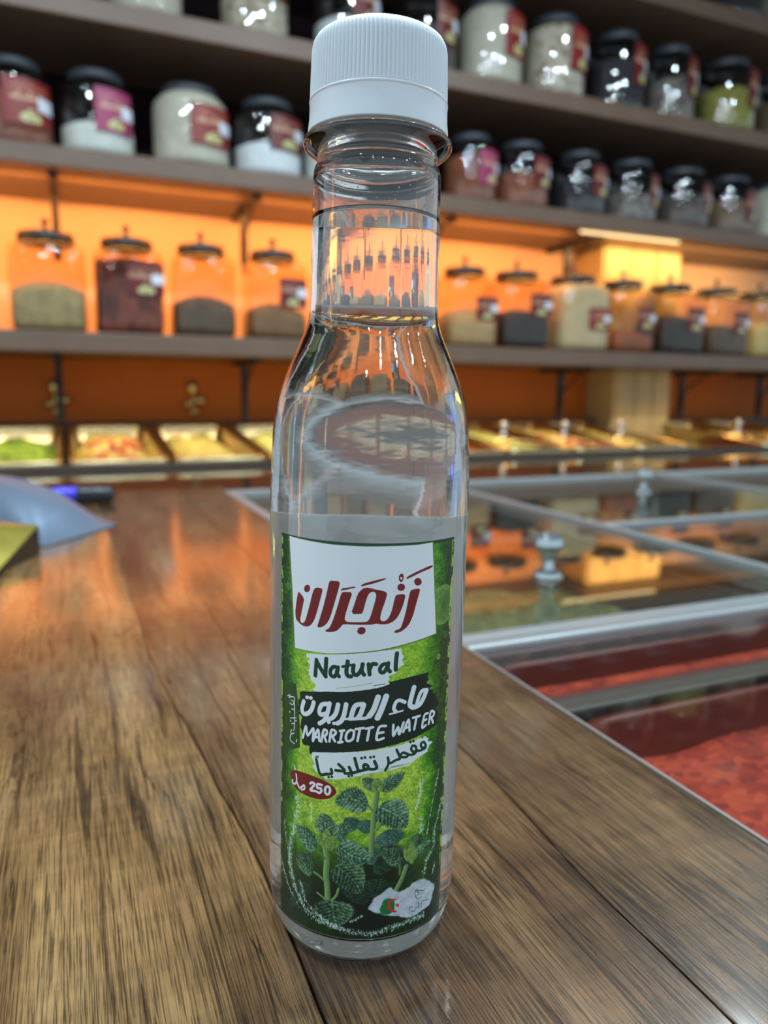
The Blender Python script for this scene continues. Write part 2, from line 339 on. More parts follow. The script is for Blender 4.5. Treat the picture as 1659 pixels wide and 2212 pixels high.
CONT = {
 'cream': grain('cream_grain', [(0.45, 0.42, 0.33), (0.62, 0.60, 0.50)], 260, 0.3),
 'white': grain('white_powder', [(0.66, 0.72, 0.76), (0.80, 0.86, 0.90)], 300, 0.15),
 'offwhite': grain('offwhite_powder', [(0.60, 0.64, 0.60), (0.72, 0.76, 0.72)], 300, 0.15),
 'herb': grain('dried_herb', [(0.16, 0.14, 0.07), (0.34, 0.32, 0.20), (0.42, 0.40, 0.26)], 320),
 'chilli': grain('dark_dried_fruit', [(0.05, 0.006, 0.006), (0.13, 0.02, 0.015), (0.22, 0.06, 0.05)], 40),
 'pepper': grain('dark_grain', [(0.035, 0.026, 0.022), (0.09, 0.065, 0.055), (0.14, 0.11, 0.10)], 260),
 'brown': grain('brown_seed', [(0.10, 0.06, 0.035), (0.19, 0.12, 0.07), (0.26, 0.18, 0.11)], 260),
 'redbrown': grain('red_brown_spice', [(0.13, 0.03, 0.015), (0.25, 0.07, 0.03), (0.33, 0.12, 0.05)], 200),
 'beige': grain('beige_pieces', [(0.22, 0.18, 0.12), (0.50, 0.44, 0.34), (0.65, 0.60, 0.50)], 70),
 'tan': grain('tan_seed', [(0.30, 0.22, 0.12), (0.42, 0.33, 0.20), (0.48, 0.40, 0.26)], 260),
 'black': grain('black_seed', [(0.010, 0.010, 0.014), (0.03, 0.03, 0.04)], 260),
 'olive': grain('yellow_green_leaf', [(0.13, 0.12, 0.02), (0.30, 0.28, 0.05), (0.40, 0.38, 0.10)], 120),
 'star': grain('grey_brown_pieces', [(0.05, 0.04, 0.04), (0.20, 0.17, 0.15), (0.32, 0.29, 0.26)], 70),
 'yellow': grain('pale_yellow_grain', [(0.50, 0.44, 0.20), (0.66, 0.60, 0.34)], 200),
 'tomato': grain('red_powder', [(0.20, 0.012, 0.006), (0.42, 0.032, 0.012), (0.54, 0.060, 0.022)], 170, 0.4),
 'darkherb': grain('dark_olive_leaf', [(0.04, 0.035, 0.01), (0.12, 0.11, 0.03), (0.22, 0.20, 0.06)], 90),
}
def sq(e):      # rounded-square factor, e = 0 round .. 1 square
    def f(t):
        c, s = abs(math.cos(t)), abs(math.sin(t)); p = 2+e*5.0
        return (c**p+s**p)**(-1/p)
    return f
def jar(name, cx, cy, z, w_, h, square, lid, content, fill, label, cat, group, lab=None, mound=0.012, la=0.35):
    t = empty(name, (cx, cy, z)); tag(t, label, cat, group)
    r = w_/2; e = 0.75 if square else 0.0; q = sq(e); n = 40
    if square:
        prof = [(r*0.86, 0.0), (r*0.97, 0.006), (r, 0.02), (r, h*0.82), (r*0.96, h*0.89), (r*0.84, h*0.94), (r*0.72, h*0.965), (r*0.69, h)]
        rg = [1, 1, 1, 1, .9, .3, 0, 0]
    else:
        prof = [(r*0.88, 0.0), (r*0.98, 0.007), (r, 0.02), (r, h*0.70), (r*0.97, h*0.79), (r*0.87, h*0.86), (r*0.70, h*0.905), (r*0.66, h*0.97)]
        rg = [0]*8
    MB().lathe(prof, n, ring=lambda a, j: 1+(q(a)-1)*rg[j], cap0=True).build('glass_body' if square else 'clear_body', M['jar' if square else 'jar_plastic'], t, True)
    # lid
    if square:
        R = r*0.72
        lp = [(R, h-0.012), (R*1.04, h-0.010), (R*1.04, h+0.009), (R*0.97, h+0.013), (R*0.5, h+0.018), (0.014, h+0.021), (0.0055, h+0.026), (0.005, h+0.034), (0.009, h+0.040), (0.007, h+0.047), (0.0005, h+0.049)]
        l = MB().lathe(lp[:6], n, cap0=True, cap1=True).build('lid', M['lid_black'], t, True)
        MB().lathe(lp[5:], 16).build('lid_knob', M['lid_black'], l, True)
    else:
        R = r*0.70
        lp = [(R, h*0.885), (R*1.02, h*0.89), (R*1.02, h*0.965), (R*0.96, h*0.99), (R*0.8, h), (0.0005, h)]
        MB().lathe(lp, n, ring=lambda a, j: 1+(0.012*math.cos(a*36) if j in (1, 2) else 0)).build('lid', M['lid_slate'], t, True)
    # contents
    ri = r*0.955; fz = h*fill; cp = [(ri*0.86, 0.004), (ri*0.98, 0.008), (ri, 0.022)]
    zz = 0.05
    while zz < fz-0.005 and zz < h*0.70: cp.append((ri, zz)); zz += 0.04
    def rr_at(z_): return float(np.interp(z_, [p[1] for p in prof], [p[0] for p in prof]))*0.955
    if fz > h*0.7: cp += [(rr_at(h*0.72), h*0.72), (rr_at(h*0.8), h*0.80), (rr_at(min(fz, h*.88)), min(fz, h*0.88))]
    else: cp.append((ri, fz-mound))
    top = cp[-1]
    for k in (0.8, 0.55, 0.28, 0.002): cp.append((top[0]*k, top[1]+mound*2*(1-k*k)))
    rd = random.Random(name+label)
    amp = {'chilli': 0.06, 'beige': 0.03, 'star': 0.04, 'olive': 0.02}.get(content, 0.006)
    jit = {}
    def ringc(a, j):
        b = 1+(q(a)-1)*(1 if square and j < len(cp)-5 else (0.6 if square else 0)); k = (round(a*50), j)
        if k not in jit: jit[k] = rd.uniform(-amp, 0)
        return b*(1+jit[k])
    c = MB().lathe(cp, n, ring=ringc, cap0=True).build('contents', CONT[content], t, True); c['kind'] = 'stuff'
    if content in ('chilli', 'beige', 'star'):      # lumpy pieces heaped on the top and against the wall
        b = MB()
        for k in range(60):
            a = rd.uniform(0, 2*math.pi); z_ = rd.uniform(0.02, max(0.03, min(fz, h*0.78))); s = rd.uniform(0.010, 0.017)
            rad = rr_at(z_)*q(a)*rd.uniform(0.80, 0.86) if square else rr_at(z_)*rd.uniform(0.80, 0.86)
            b.blob((rad*math.cos(a), rad*math.sin(a), z_), (s, s*0.6, s*0.45), 7, 5, Matrix.Rotation(rd.uniform(0, 3), 3, 'Z') @ Matrix.Rotation(rd.uniform(0, 3), 3, 'X'))
        p = b.build('pieces', CONT[content], t, True); p['kind'] = 'stuff'
    if lab:
        kind, z0f, z1f, half = lab; a = -math.pi/2+la
        rf = (lambda t_: r*q(t_)) if square else (lambda t_: r)
        L_ = patch('paper_label', LBL[kind], t, rf, a-half, a+half, h*z0f, h*z1f, 0.0015)
        hz = h*(z1f-z0f)
        patch('price_sticker', STK, L_, rf, a+half*0.30, a+half*1.02, h*z0f+hz*0.36, h*z0f+hz*0.66, 0.0026, 6)
    return t

# round clear jars on the second shelf
yA = 1.95; zA = 0.682
JA = [(-0.076, .155, 'redbrown', .62, ('red', .22, .72, .72), 'round clear jar of brown spice behind a big maroon label, leftmost on the second shelf', 'B'),
      (0.096, .165, 'offwhite', .40, ('pink', .26, .74, .55), 'round jar a third full of white powder with a pink label, second shelf'),
      (0.308, .185, 'cream', .93, ('red', .25, .72, .60), 'round jar brim-full of cream powder with a red label, second shelf'),
      (0.498, .172, 'white', .44, ('maroon', .32, .74, .62), 'round jar half full of white powder nearest left of the bottle neck, second shelf'),
      (0.676, .165, 'offwhite', .55, None, 'round jar of pale powder half hidden by the bottle neck, second shelf'),
      (1.085, .150, 'redbrown', .70, ('pink', .25, .74, .60), 'round jar of red-brown spice with a pink label right of the bottle neck'),
      (1.253, .165, 'redbrown', .55, ('maroon', .30, .74, .55), 'round jar of rusty brown spice with a maroon label, second right of the bottle'),
      (1.460, .165, 'black', .58, ('maroon', .28, .74, .55), 'round jar of near-black seed with a maroon label, above the lit bay near the pillar'),
      (1.657, .170, 'star', .45, ('maroon', .22, .72, .35), 'round jar half full of grey-brown star-shaped pieces, above the pillar'),
      (1.865, .180, 'pepper', .55, ('maroon', .24, .70, .35), 'round jar of dark grain with its label turned to the right, above the pillar'),
      (2.070, .170, 'brown', .60, ('maroon', .20, .70, .55), 'round jar of brown seed, second from the right edge on the second shelf'),
      (2.280, .180, 'cream', .93, ('maroon', .22, .66, .50), 'round jar brim-full of whitish grain at the right edge, second shelf')]
for k, r_ in enumerate(JA):
    jar('round_jar', r_[0], yA, zA, r_[1], 0.188, False, None, r_[2], r_[3], r_[5], 'jar', 'round plastic jars on the second shelf', r_[4], la=0.45)
# glass jars with black lids on the lit shelf
JB = [(-0.238, .15, 'white', .80, None, 'glass jar of whitish grain cut off by the left edge, on the lit shelf'),
      (-0.030, .165, 'herb', .50, None, 'glass jar half full of grey-green dried herb, far left of the lit shelf'),
      (0.148, .160, 'chilli', .76, ('maroon', .42, .78, .50), 'glass jar packed with dark red dried chillies, on the lit shelf'),
      (0.324, .155, 'pepper', .44, None, 'glass jar with a mound of dark grey grain and no label, on the lit shelf'),
      (0.508, .155, 'brown', .40, ('maroon', .38, .72, .42), 'glass jar of brown seed nearest left of the bottle on the lit shelf'),
      (0.700, .155, 'tan', .50, None, 'glass jar of tan seed behind the bottle neck on the lit shelf'),
      (0.885, .155, 'brown', .55, None, 'glass jar of brown seed just behind the right side of the bottle neck'),
      (1.078, .160, 'tan', .48, ('maroon', .36, .66, .42), 'glass jar of tan seed nearest right of the bottle on the lit shelf'),
      (1.255, .170, 'black', .50, ('maroon', .44, .74, .42), 'glass jar half full of black seed with a maroon label, on the lit shelf'),
      (1.462, .185, 'cream', .88, ('red', .30, .60, .42), 'glass jar brim-full of cream grain left of the pillar, on the lit shelf'),
      (1.655, .165, 'redbrown', .30, ('maroon', .34, .66, .42), 'amber-looking glass jar a third full of dark red spice in front of the pillar'),
      (1.850, .180, 'black', .56, ('maroon', .34, .70, .42), 'glass jar of black grain in front of the right half of the pillar'),
      (2.055, .175, 'pepper', .46, ('maroon', .34, .68, .42), 'glass jar of dark grain just right of the pillar, on the lit shelf'),
      (2.260, .180, 'yellow', .55, None, 'glass jar of pale yellow grain at the right edge of the lit shelf')]
for k, r_ in enumerate(JB):
    jar('lidded_glass_jar', r_[0], 1.955, 0.2885, r_[1], 0.212, True, None, r_[2], r_[3], r_[5], 'jar', 'glass jars with flat black lids on the lit shelf', r_[4], la=0.38)
# third shelf
JC = [(0.215, .17, 'cream', .80, None, 'round jar of cream grain high up at the top left edge of the photo'),
      (0.470, .17, 'beige', .75, ('maroon', .40, .80, .5), 'round jar of beige pieces cut off by the top edge, left of the cap'),
      (0.710, .17, 'white', .42, ('maroon', .30, .80, .6), 'round jar of white powder beside the left of the bottle cap, third shelf'),
      (0.935, .17, 'pepper', .55, ('maroon', .30, .75, .5), 'round dark jar just above the bottle cap, third shelf'),
      (1.137, .185, 'cream', .90, ('red', .30, .80, .5), 'round jar full of cream grain, first right of the cap on the third shelf'),
      (1.351, .185, 'beige', .82, ('red', .30, .80, .5), 'round jar of pale pasta-like pieces, second right of the cap on the third shelf'),
      (1.577, .170, 'black', .65, ('maroon', .30, .80, .5), 'round jar of black seed with a maroon label, third right of the cap'),
      (1.786, .160, 'star', .55, ('maroon', .30, .80, .45), 'round jar of dark mixed pieces, fourth right of the cap on the third shelf'),
      (2.022, .190, 'olive', .60, ('maroon', .30, .80, .45), 'round jar of yellow-green dried leaves on the third shelf'),
      (2.270, .180, 'brown', .60, ('maroon', .30, .80, .45), 'round jar of brown seed cut off by the right edge, third shelf')]
for r_ in JC:
    jar('round_jar', r_[0], 1.95, 0.992, r_[1], 0.225, False, None, r_[2], r_[3], r_[5], 'jar', 'round plastic jars on the third shelf', r_[4], la=0.45)
for x, c, l in ((2.02, 'black', 'round jar bottom of black seed in the top right corner'), (2.24, 'beige', 'round jar bottom of pale pieces at the very corner, top right')):
    jar('round_jar', x, 1.95, 1.322, .18, 0.22, False, None, c, .5, l, 'jar', 'round plastic jars on the topmost shelf')

# brass blobs modelled after blurred gold reflections on the orange wall
M['brass'] = plain('brass', (0.75, 0.55, 0.22), 0.3, 1.0)
for x, z, l in ((-0.035, 0.165, 'small gold glint shape on the orange wall at the far left'), (0.325, 0.165, 'small gold glint shape on the orange wall left of the bottle')):
    b = MB(); b.blob((0, 0, 0), (0.012, 0.010, 0.022), 10, 6).blob((0.022, 0, -0.035), (0.014, 0.010, 0.014), 10, 6).blob((-0.012, 0, -0.045), (0.012, 0.010, 0.012), 10, 6).blob((0.004, 0, -0.066), (0.012, 0.008, 0.012), 10, 6)
    b.tube([(0, 0, 0.0), (0.002, 0.002, -0.035), (0.004, 0, -0.066)], 0.004, 6).tube([(0, 0.015, 0.018), (0, 0, 0.02)], 0.003, 6)
    o = b.build('gold_glint', M['brass'], None, True, (x, 2.172, z)); tag(o, l, 'ornament')

# ------------------------------------------------------------------ back counter with sunken trays
TILT = math.atan2(0.052, 0.5)
bc = empty('back_counter', (0, 1.59, -0.43)); tag(bc, 'long counter along the wall holding the row of food trays', 'counter')
MB().box(-1.6, 3.4, 0.0, 0.6, 0.0, 0.32).build('cabinet', M['red_cab'], bc)
MB().box(-1.6, 3.4, -0.006, 0.0085, 0.33, 0.439, 0.002).build('front_lip', M['lip'], bc)
MB().box(-1.6, 1.710, 0.535, 0.60, 0.3203, 0.502).box(1.967, 3.4, 0.535, 0.60, 0.3203, 0.502).build('rear_ledge', M['lip'], bc)
sp = MB().box(-1.6, 3.4, 1.225, 1.583, -0.03, -0.004, 0.002).build('stone_ledge', M['black_stone']); tag(sp, 'polished dark stone ledge in front of the food trays', 'ledge')
MB().box(-1.6, 3.4, 1.26, 1.56, -0.43, -0.031).build('base', M['red_cab'], sp)

FOOD = {
 'leaf': grain('green_leaves', [(0.05, 0.10, 0.01), (0.16, 0.28, 0.02), (0.34, 0.50, 0.05)], 60),
 'mix': grain('yellow_mix', [(0.35, 0.22, 0.04), (0.60, 0.45, 0.10), (0.72, 0.62, 0.25)], 60),
 'corn': grain('yellow_food', [(0.35, 0.27, 0.05), (0.52, 0.42, 0.09), (0.58, 0.50, 0.15)], 60),
 'pale': grain('pale_green_food', [(0.40, 0.40, 0.08), (0.60, 0.60, 0.20)], 50),
}
FOODRED = plain('red_pepper_pieces', (0.65, 0.08, 0.03), 0.4)
def tray(cx, food, depth, label, lid=None, bits=None):
    t = empty('food_tray', (cx, 1.600, 0.0135)); t.rotation_euler = (TILT, 0, 0); tag(t, label, 'tray', 'steel food trays in the back counter')
    W2, D = 0.0985, 0.50
    def ring(i, z, r): return [(x, y, z) for x, y in rrect(-W2+i, W2-i, i, D-i, r)]
    v, f = rings([ring(0.0, -0.006, 0.022), ring(0, 0, 0.022), ring(0.003, 0.0025, 0.020), ring(0.010, 0.0022, 0.018), ring(0.013, -0.004, 0.018), ring(0.022, -0.075, 0.018)], close1=True)
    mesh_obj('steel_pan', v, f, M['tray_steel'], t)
    rd = random.Random(label); v = []; nx, ny = 16, 34
    for j in range(ny+1):
        for i in range(nx+1):
            x = -W2+0.017+(2*W2-0.034)*i/nx; y = 0.017+(D-0.034)*j/ny; e = min(i, nx-i, j, ny-j)
            z = -0.062 + depth*(min(e, 4)/4)**0.6 + rd.uniform(-0.004, 0.004)+0.006*math.sin(x*60+cx*9)*math.sin(y*25)
            v.append((x, y, min(z, 0.012)))
    f = [(j*(nx+1)+i, j*(nx+1)+i+1, (j+1)*(nx+1)+i+1, (j+1)*(nx+1)+i) for j in range(ny) for i in range(nx)]
    o = mesh_obj('food', v, f, FOOD[food], t); o['kind'] = 'stuff'
    if bits:
        b = MB()
        for k in range(26):
            x, y = rd.uniform(-0.06, 0.06), rd.uniform(0.03, 0.3); s = rd.uniform(0.006, 0.013)
            b.blob((x, y, -0.062+depth+0.005), (s, s*0.7, s*0.5), 6, 4, Matrix.Rotation(rd.uniform(0, 3), 3, 'Z'))
        b.build('pieces', bits, t, True)['kind'] = 'stuff'
    if lid:
        g = empty('tray_lid', (cx, 1.600, 0.0135)); g.rotation_euler = (TILT, 0, 0); tag(g, lid, 'lid', 'clear tray lids')
        v, f = rings([[(x, y, 0.0032) for x, y in rrect(-W2+.004, W2-.004, 0.004, D-.004, 0.02)], [(x, y, 0.008) for x, y in rrect(-W2+.006, W2-.006, 0.006, D-.006, 0.02)]], close1=True)
        mesh_obj('lid_sheet', v, f, M['lidclear'], g)
        MB().lathe([(0.010, 0), (0.010, 0.003), (0.004, 0.006), (0.004, 0.016), (0.009, 0.020), (0.012, 0.027), (0.009, 0.035), (0.0004, 0.038)], 16, (0, 0.20, 0.008)).build('lid_knob', M['steel'], g, True)
    return t
P = 0.2075; X0 = 0.091
tray(X0-3*P, 'corn', 0.03, 'steel tray beyond the left edge, third left of the pasta tray') if False else None
tray(X0-P, 'leaf', 0.040, 'steel tray with bright green leaves at the left edge of the photo')
tray(X0, 'mix', 0.052, 'steel tray heaped with yellow pieces and bits of red pepper', None, FOODRED)
tray(X0+P, 'corn', 0.044, 'steel tray of plain yellow food, nearest left of the bottle')
tray(X0+2*P, 'pale', 0.050, 'steel tray of pale yellow-green food partly behind the left side of the bottle')
tray(X0+3*P, 'corn', 0.034, 'steel tray of yellow food wholly behind the bottle')
tray(X0+4*P, 'mix', 0.045, 'steel tray of mixed yellow food behind the right side of the bottle', None, FOODRED)
tray(X0+5*P, 'pale', 0.050, 'steel tray of pale food under the first clear lid right of the bottle', 'clear tray lid with a round knob, first right of the bottle')
tray(X0+6*P, 'mix', 0.050, 'steel tray of yellow and red food under the second clear lid', 'clear tray lid with a round knob over yellow and red food, left of the pillar', FOODRED)
tray(X0+7*P, 'corn', 0.045, 'steel tray of yellow food just left of the pillar foot', 'clear tray lid next to the left side of the pillar foot')
tray(X0+9.35*P, 'mix', 0.040, 'steel tray of tan food just right of the pillar foot', 'clear tray lid with a round knob just right of the pillar foot')
tray(X0+10.35*P, 'mix', 0.040, 'steel tray of tan food at the right edge of the photo', 'clear tray lid with a round knob at the right edge of the photo')

def scale_about_camera():  # pushes the far-wall objects away from the camera point and enlarges them to match
    for o in [o for o in COL.objects if o not in before_wall and o.parent is None]:
        o.location = (o.location.x*K, o.location.y*K, o.location.z*K+ZK); o.scale = (K, K, K)
scale_about_camera()

# ------------------------------------------------------------------ wooden counter made of planks
wc = empty('wooden_counter', (0, 0, 0)); tag(wc, 'glossy brown wood-plank counter top the bottle stands on', 'counter')
def sx(xa, xb, y, k): # wavy plank edge
    t = (y+0.3)/1.5; return np.interp(y, [-0.3, 0.115, 0.131, 0.151, 0.18, 0.212, 0.239, 0.271, 0.42, 1.22], k)
SR = [0.146, 0.146, 0.147, 0.147, 0.148, 0.150, 0.152, 0.154, 0.154, 0.152]
SL = [0.050, 0.0515, 0.051, 0.051, 0.0515, 0.0505, 0.050, 0.0475, 0.037, 0.030]
def plank(ea, eb, mat, g=0.00036):
    ys = [-0.3+1.52*i/76 for i in range(77)]; v = []
    for y in ys:
        wob = 0.0004*math.sin(y*63)+0.0003*math.sin(y*151+1)
        xa = (sx(0, 0, y, ea)+wob+g) if isinstance(ea, list) else ea+g; xb = (sx(0, 0, y, eb)+wob-g) if isinstance(eb, list) else eb-g
        v += [(xa, y, -0.004), (xa, y, -0.0003), (xa+0.0004, y, 0), (xb-0.0004, y, 0), (xb, y, -0.0003), (xb, y, -0.004)]
    f = [(6*j+i, 6*j+i+1, 6*j+7+i, 6*j+6+i) for j in range(76) for i in range(5)]
    f += [tuple(range(6))[::-1], tuple(76*6+i for i in range(6))]
    f = [tuple(reversed(q)) for q in f]
    return mesh_obj('plank', v, f, mat, wc, False)
plank(-0.38, -0.27, M['plank_mid']); plank(-0.27, -0.165, M['plank_brown']); plank(-0.165, -0.06, M['plank_mid'])
plank(-0.06, SL, M['plank_gold']); plank(SL, SR, M['plank_mid']); plank(SR, 0.2195, M['plank_brown'])
MB().box(-0.38, 0.2195, -0.3, 1.22, -0.03, -0.004).build('substrate', M['seam'], wc)
MB().box(0.2197, 0.2212, -0.3, 1.22, -0.03, 0.0002).build('edge_strip', M['edge'], wc)
MB().box(-0.36, 0.20, -0.28, 1.20, -0.90, -0.03).build('cabinet', M['red_cab'], wc)

# ------------------------------------------------------------------ glass-topped spice case beside it
dc = empty('display_case', (0.2215, -0.3, -0.9)); tag(dc, 'glass-topped steel spice case right of the wooden counter', 'display case')
def DC(b, name, mat): 
    b.v = [(x-0.2215, y+0.3, z+0.9) for x, y, z in b.v]; return b.build(name, mat, dc)
zt = -0.001
XE = 1.72
for nm, x0, x1, y0, y1, z1 in [('cross_bar', .2215, XE, .386, .4035, zt), ('cross_bar', .2215, XE, .4055, .418, zt-.002), ('cross_bar', .604, XE, .715, .727, zt), ('cross_bar', .2215, XE, 1.165, 1.187, zt),
                               ('long_bar', .594, .604, .4185, 1.1645, zt), ('long_bar', 1.100, 1.110, .7275, 1.1645, zt), ('side_bar', .2215, .236, .4185, 1.1645, zt), ('side_bar', XE, XE+.02, -.3, 1.205, zt)]:
    DC(MB().box(x0, x1, y0, y1, -0.022, z1, 0.002), nm, M['steel_edge'])
DC(MB().box(.2215, XE, .302, .319, -0.030, -0.010, 0.002), 'divider_bar', M['divider'])
DC(MB().box(.2215, .2235, -.3, 1.205, -0.9, -0.012), 'side_panel', M['case_body']); DC(MB().box(XE, XE+.02, -.3, 1.205, -0.9, -0.022), 'side_panel', M['case_body'])
DC(MB().box(.2235, XE, 1.19, 1.205, -0.9, -0.022), 'end_panel', M['case_body']); DC(MB().box(.2235, XE, -.3, -.285, -0.9, -0.012), 'end_panel', M['case_body'])
DC(MB().box(.2235, XE, -.285, 1.19, -0.9, -0.20), 'case_floor', M['case_body'])
def pan(x0, x1, y0, y1, zr, content, zc, label, cat='spice pan', rad=0.03, mnd=0.03, seed=1, rim=0.004, pm=None):
    t = empty('spice_pan', ((x0+x1)/2, (y0+y1)/2, zr-0.12)); tag(t, label, 'pan', 'steel spice pans in the glass-topped case')
    a, b_ = (x1-x0)/2, (y1-y0)/2
    def ring(i, z, r): return [(x, y, z+0.12) for x, y in rrect(-a+i, a-i, -b_+i, b_-i, max(r, 0.004))]
    v, f = rings([ring(0, -0.004, rad), ring(0, 0, rad), ring(rim, 0.0, rad), ring(rim+0.002, -0.003, rad), ring(rim+0.008, -0.115, rad)], close1=True)
    mesh_obj('steel_pan', v, f, pm or M['dark_pan'], t)
    rd = np.random.RandomState(seed); nx = max(12, int((x1-x0)/0.014)); ny = max(8, int((y1-y0)/0.014)); m_ = rim+0.004; v = []
    ph = rd.uniform(0, 6, 8)
    for j in range(ny+1):
        for i in range(nx+1):
            u, w2 = i/nx, j/ny; x = -a+m_+(2*a-2*m_)*u; y = -b_+m_+(2*b_-2*m_)*w2
            z = zc-zr+0.12 + mnd*(math.sin(math.pi*u)*math.sin(math.pi*w2))**0.7 + mnd*0.25*(math.sin(u*9+ph[0])*math.sin(w2*7+ph[1])+0.6*math.sin(u*21+ph[2])*math.sin(w2*17+ph[3])) + rd.uniform(-1, 1)*mnd*0.03
            v.append((x, y, min(z, 0.116)))
    f = [(j*(nx+1)+i, j*(nx+1)+i+1, (j+1)*(nx+1)+i+1, (j+1)*(nx+1)+i) for j in range(ny) for i in range(nx)]
    o = mesh_obj('spice', v, f, content, t); o['kind'] = 'stuff'; return t
pan(.226, XE-.005, .326, .383, -.014, CONT['tomato'], -.030, 'narrow spice pan of dark red powder right behind the divider bar', rad=0.022, mnd=0.005, seed=2, pm=M['stained_shaded_pan'])
pan(.226, .70, -.20, .298, -.014, CONT['tomato'], -.042, 'large spice pan of bright red powder beside the wooden counter', rad=0.03, mnd=0.024, seed=3, pm=M['stained_shaded_pan'])
pan(.70+.005, XE-.005, -.20, .298, -.014, CONT['brown'], -.06, 'spice pan of brown powder beyond the red one, near side of the case', mnd=0.02, seed=9)
pan(.240, .586, .422, .80, -.030, CONT['darkherb'], -.095, 'spice pan of olive-green leaves under the nearest glass lid with a knob', mnd=0.02, seed=4)
pan(.240, .586, .806, 1.16, -.030, CONT['brown'], -.085, 'spice pan of brown seed behind the olive one, next to the wooden counter', mnd=0.02, seed=5)
pan(.608, XE-.005, .422, .708, -.030, CONT['pepper'], -.085, 'spice pan of dark seed at the right edge, middle row of the case', mnd=0.02, seed=6)
pan(.608, 1.091, .731, 1.16, -.030, CONT['brown'], -.085, 'spice pan of brown seed under the far glass lid with a knob', mnd=0.02, seed=7)
pan(1.114, XE-.005, .731, 1.16, -.030, CONT['tan'], -.085, 'spice pan of tan seed in the far right corner of the case', mnd=0.02, seed=8)
def lid(x0, x1, y0, y1, label, knob=None):
    t = empty('glass_lid', ((x0+x1)/2, (y0+y1)/2, -0.0095)); tag(t, label, 'lid', 'glass lids on the spice case')
    a, b_ = (x1-x0)/2, (y1-y0)/2
    mesh_obj('pane', *rings([[(x, y, z) for x, y in rrect(-a, a, -b_, b_, 0.006)] for z in (0, 0.004)], close0=True, close1=True), M['pane'], t, False)
    if knob:
        kx, ky = knob[0]-(x0+x1)/2, knob[1]-(y0+y1)/2
        k = MB().lathe([(0.010, 0.0042), (0.0125, 0.006), (0.0115, 0.009), (0.006, 0.012), (0.0048, 0.020), (0.0062, 0.024), (0.0105, 0.028), (0.0128, 0.034), (0.0118, 0.040), (0.0078, 0.0445), (0.0005, 0.046)], 14, (kx, ky, 0), cap0=True).build('knob', M['knob'], t, False)
        MB().lathe([(0.0125, 0.0041), (0.014, 0.0050), (0.0128, 0.0066)], 24, (kx, ky, 0)).build('knob_ring', M['steel'], k, True)
lid(.2245, .700, -.20, .3845, 'large near glass lid over the bright red powder')
lid(.2375, .5885, .4195, .7180, 'glass lid with the nearer glass knob, beside the bottle', (.387, .535))
lid(.2375, .5885, .7195, 1.1635, 'glass lid without a knob behind the bottle, next to the wooden counter')
lid(.6055, XE-.003, .4195, .7105, 'glass lid over dark seed at the right edge of the photo')
lid(.6055, 1.0935, .7285, 1.1635, 'far glass lid with the second, farther glass knob', (.877, .957))
lid(1.1115, XE-.003, .7285, 1.1635, 'glass lid in the far right corner of the case')

# ------------------------------------------------------------------ pouches and marker on the wooden counter
M['silver'] = plain('blue_silver_foil', (0.17, 0.22, 0.30), 0.36, 0.5, bump=0.5, bscale=24, var=0.12, vscale=9)
M['gold'] = plain('gold_foil', (0.62, 0.50, 0.10), 0.28, 0.8, bump=0.2, bscale=20, var=0.15, vscale=9)
M['pouch_dark'] = plain('pouch_shadow_black', (0.015, 0.014, 0.012), 0.35)  # near-black, shadow under the raised pouch corner put into the colour
def pouch(name, P4, thick, mats, label, wr=0.002, seed=0):
    # P4: corners (x, y, z of the underside); a pillow with a flat seam edge
    rd = random.Random(seed); n = 18; c = [Vector(p) for p in P4]; up = []; dn = []
    ctr = sum(c, Vector())/4
    for j in range(n+1):
        for i in range(n+1):
            u, v = i/n, j/n; p = (c[0]*(1-u)+c[1]*u)*(1-v)+(c[3]*(1-u)+c[2]*u)*v
            bul = max(0, math.sin(math.pi*min(max((u-0.05)/0.9, 0), 1))*math.sin(math.pi*min(max((v-0.05)/0.9, 0), 1)))**0.55
            wv = wr*math.sin(u*13+seed)*math.sin(v*9+seed*2)*bul
            up.append(p-ctr+Vector((0, 0, 0.0016+thick*bul+wv))); dn.append(p-ctr+Vector((0, 0, 0.0003)))
    n1 = n+1; g = lambda i, j: j*n1+i
    ft = [(g(i, j), g(i+1, j), g(i+1, j+1), g(i, j+1)) for j in range(n) for i in range(n)]
    t = empty(name, ctr); tag(t, label, 'pouch')
    rim = [g(i, 0) for i in range(n)]+[g(n, j) for j in range(n)]+[g(n-i, n) for i in range(n)]+[g(0, n-j) for j in range(n)]
    side = [(rim[k], rim[k]+n1*n1, rim[(k+1) % len(rim)]+n1*n1, rim[(k+1) % len(rim)]) for k in range(len(rim))]
    mesh_obj('front_foil', up, ft, mats[0], t); mesh_obj('back_foil', up+dn, [tuple(q+n1*n1 for q in reversed(f_)) for f_ in ft]+side, mats[1], t)
    return t
pouch('foil_pouch', [(-0.030, 0.800, 0.0), (0.045, 0.905, 0.0), (-0.10, 1.21, 0.0), (-0.24, 1.09, 0.0)], 0.050, (M['silver'], M['silver']), 'blue-silver foil pouch lying on the wooden counter at the left edge', 0.002, 1)
pouch('foil_pouch', [(-0.066, 0.690, 0.0), (-0.034, 0.775, 0.026), (-0.16, 0.86, 0.03), (-0.21, 0.70, 0.0)], 0.012, (M['gold'], M['pouch_dark']), 'gold foil pouch with a black shadow side in front of the blue-silver pouch', 0.002, 3)
gp = [o for o in COL.objects if o.name.startswith('foil_pouch') and o.parent is None][-1]
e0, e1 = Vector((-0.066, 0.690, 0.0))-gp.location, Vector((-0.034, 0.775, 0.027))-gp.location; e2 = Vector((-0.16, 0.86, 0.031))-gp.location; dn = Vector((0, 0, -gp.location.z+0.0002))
g0, g1, g2 = [Vector((e.x, e.y, dn.z)) for e in (e0, e1, e2)]; th = Vector((-0.002, 0.001, 0))
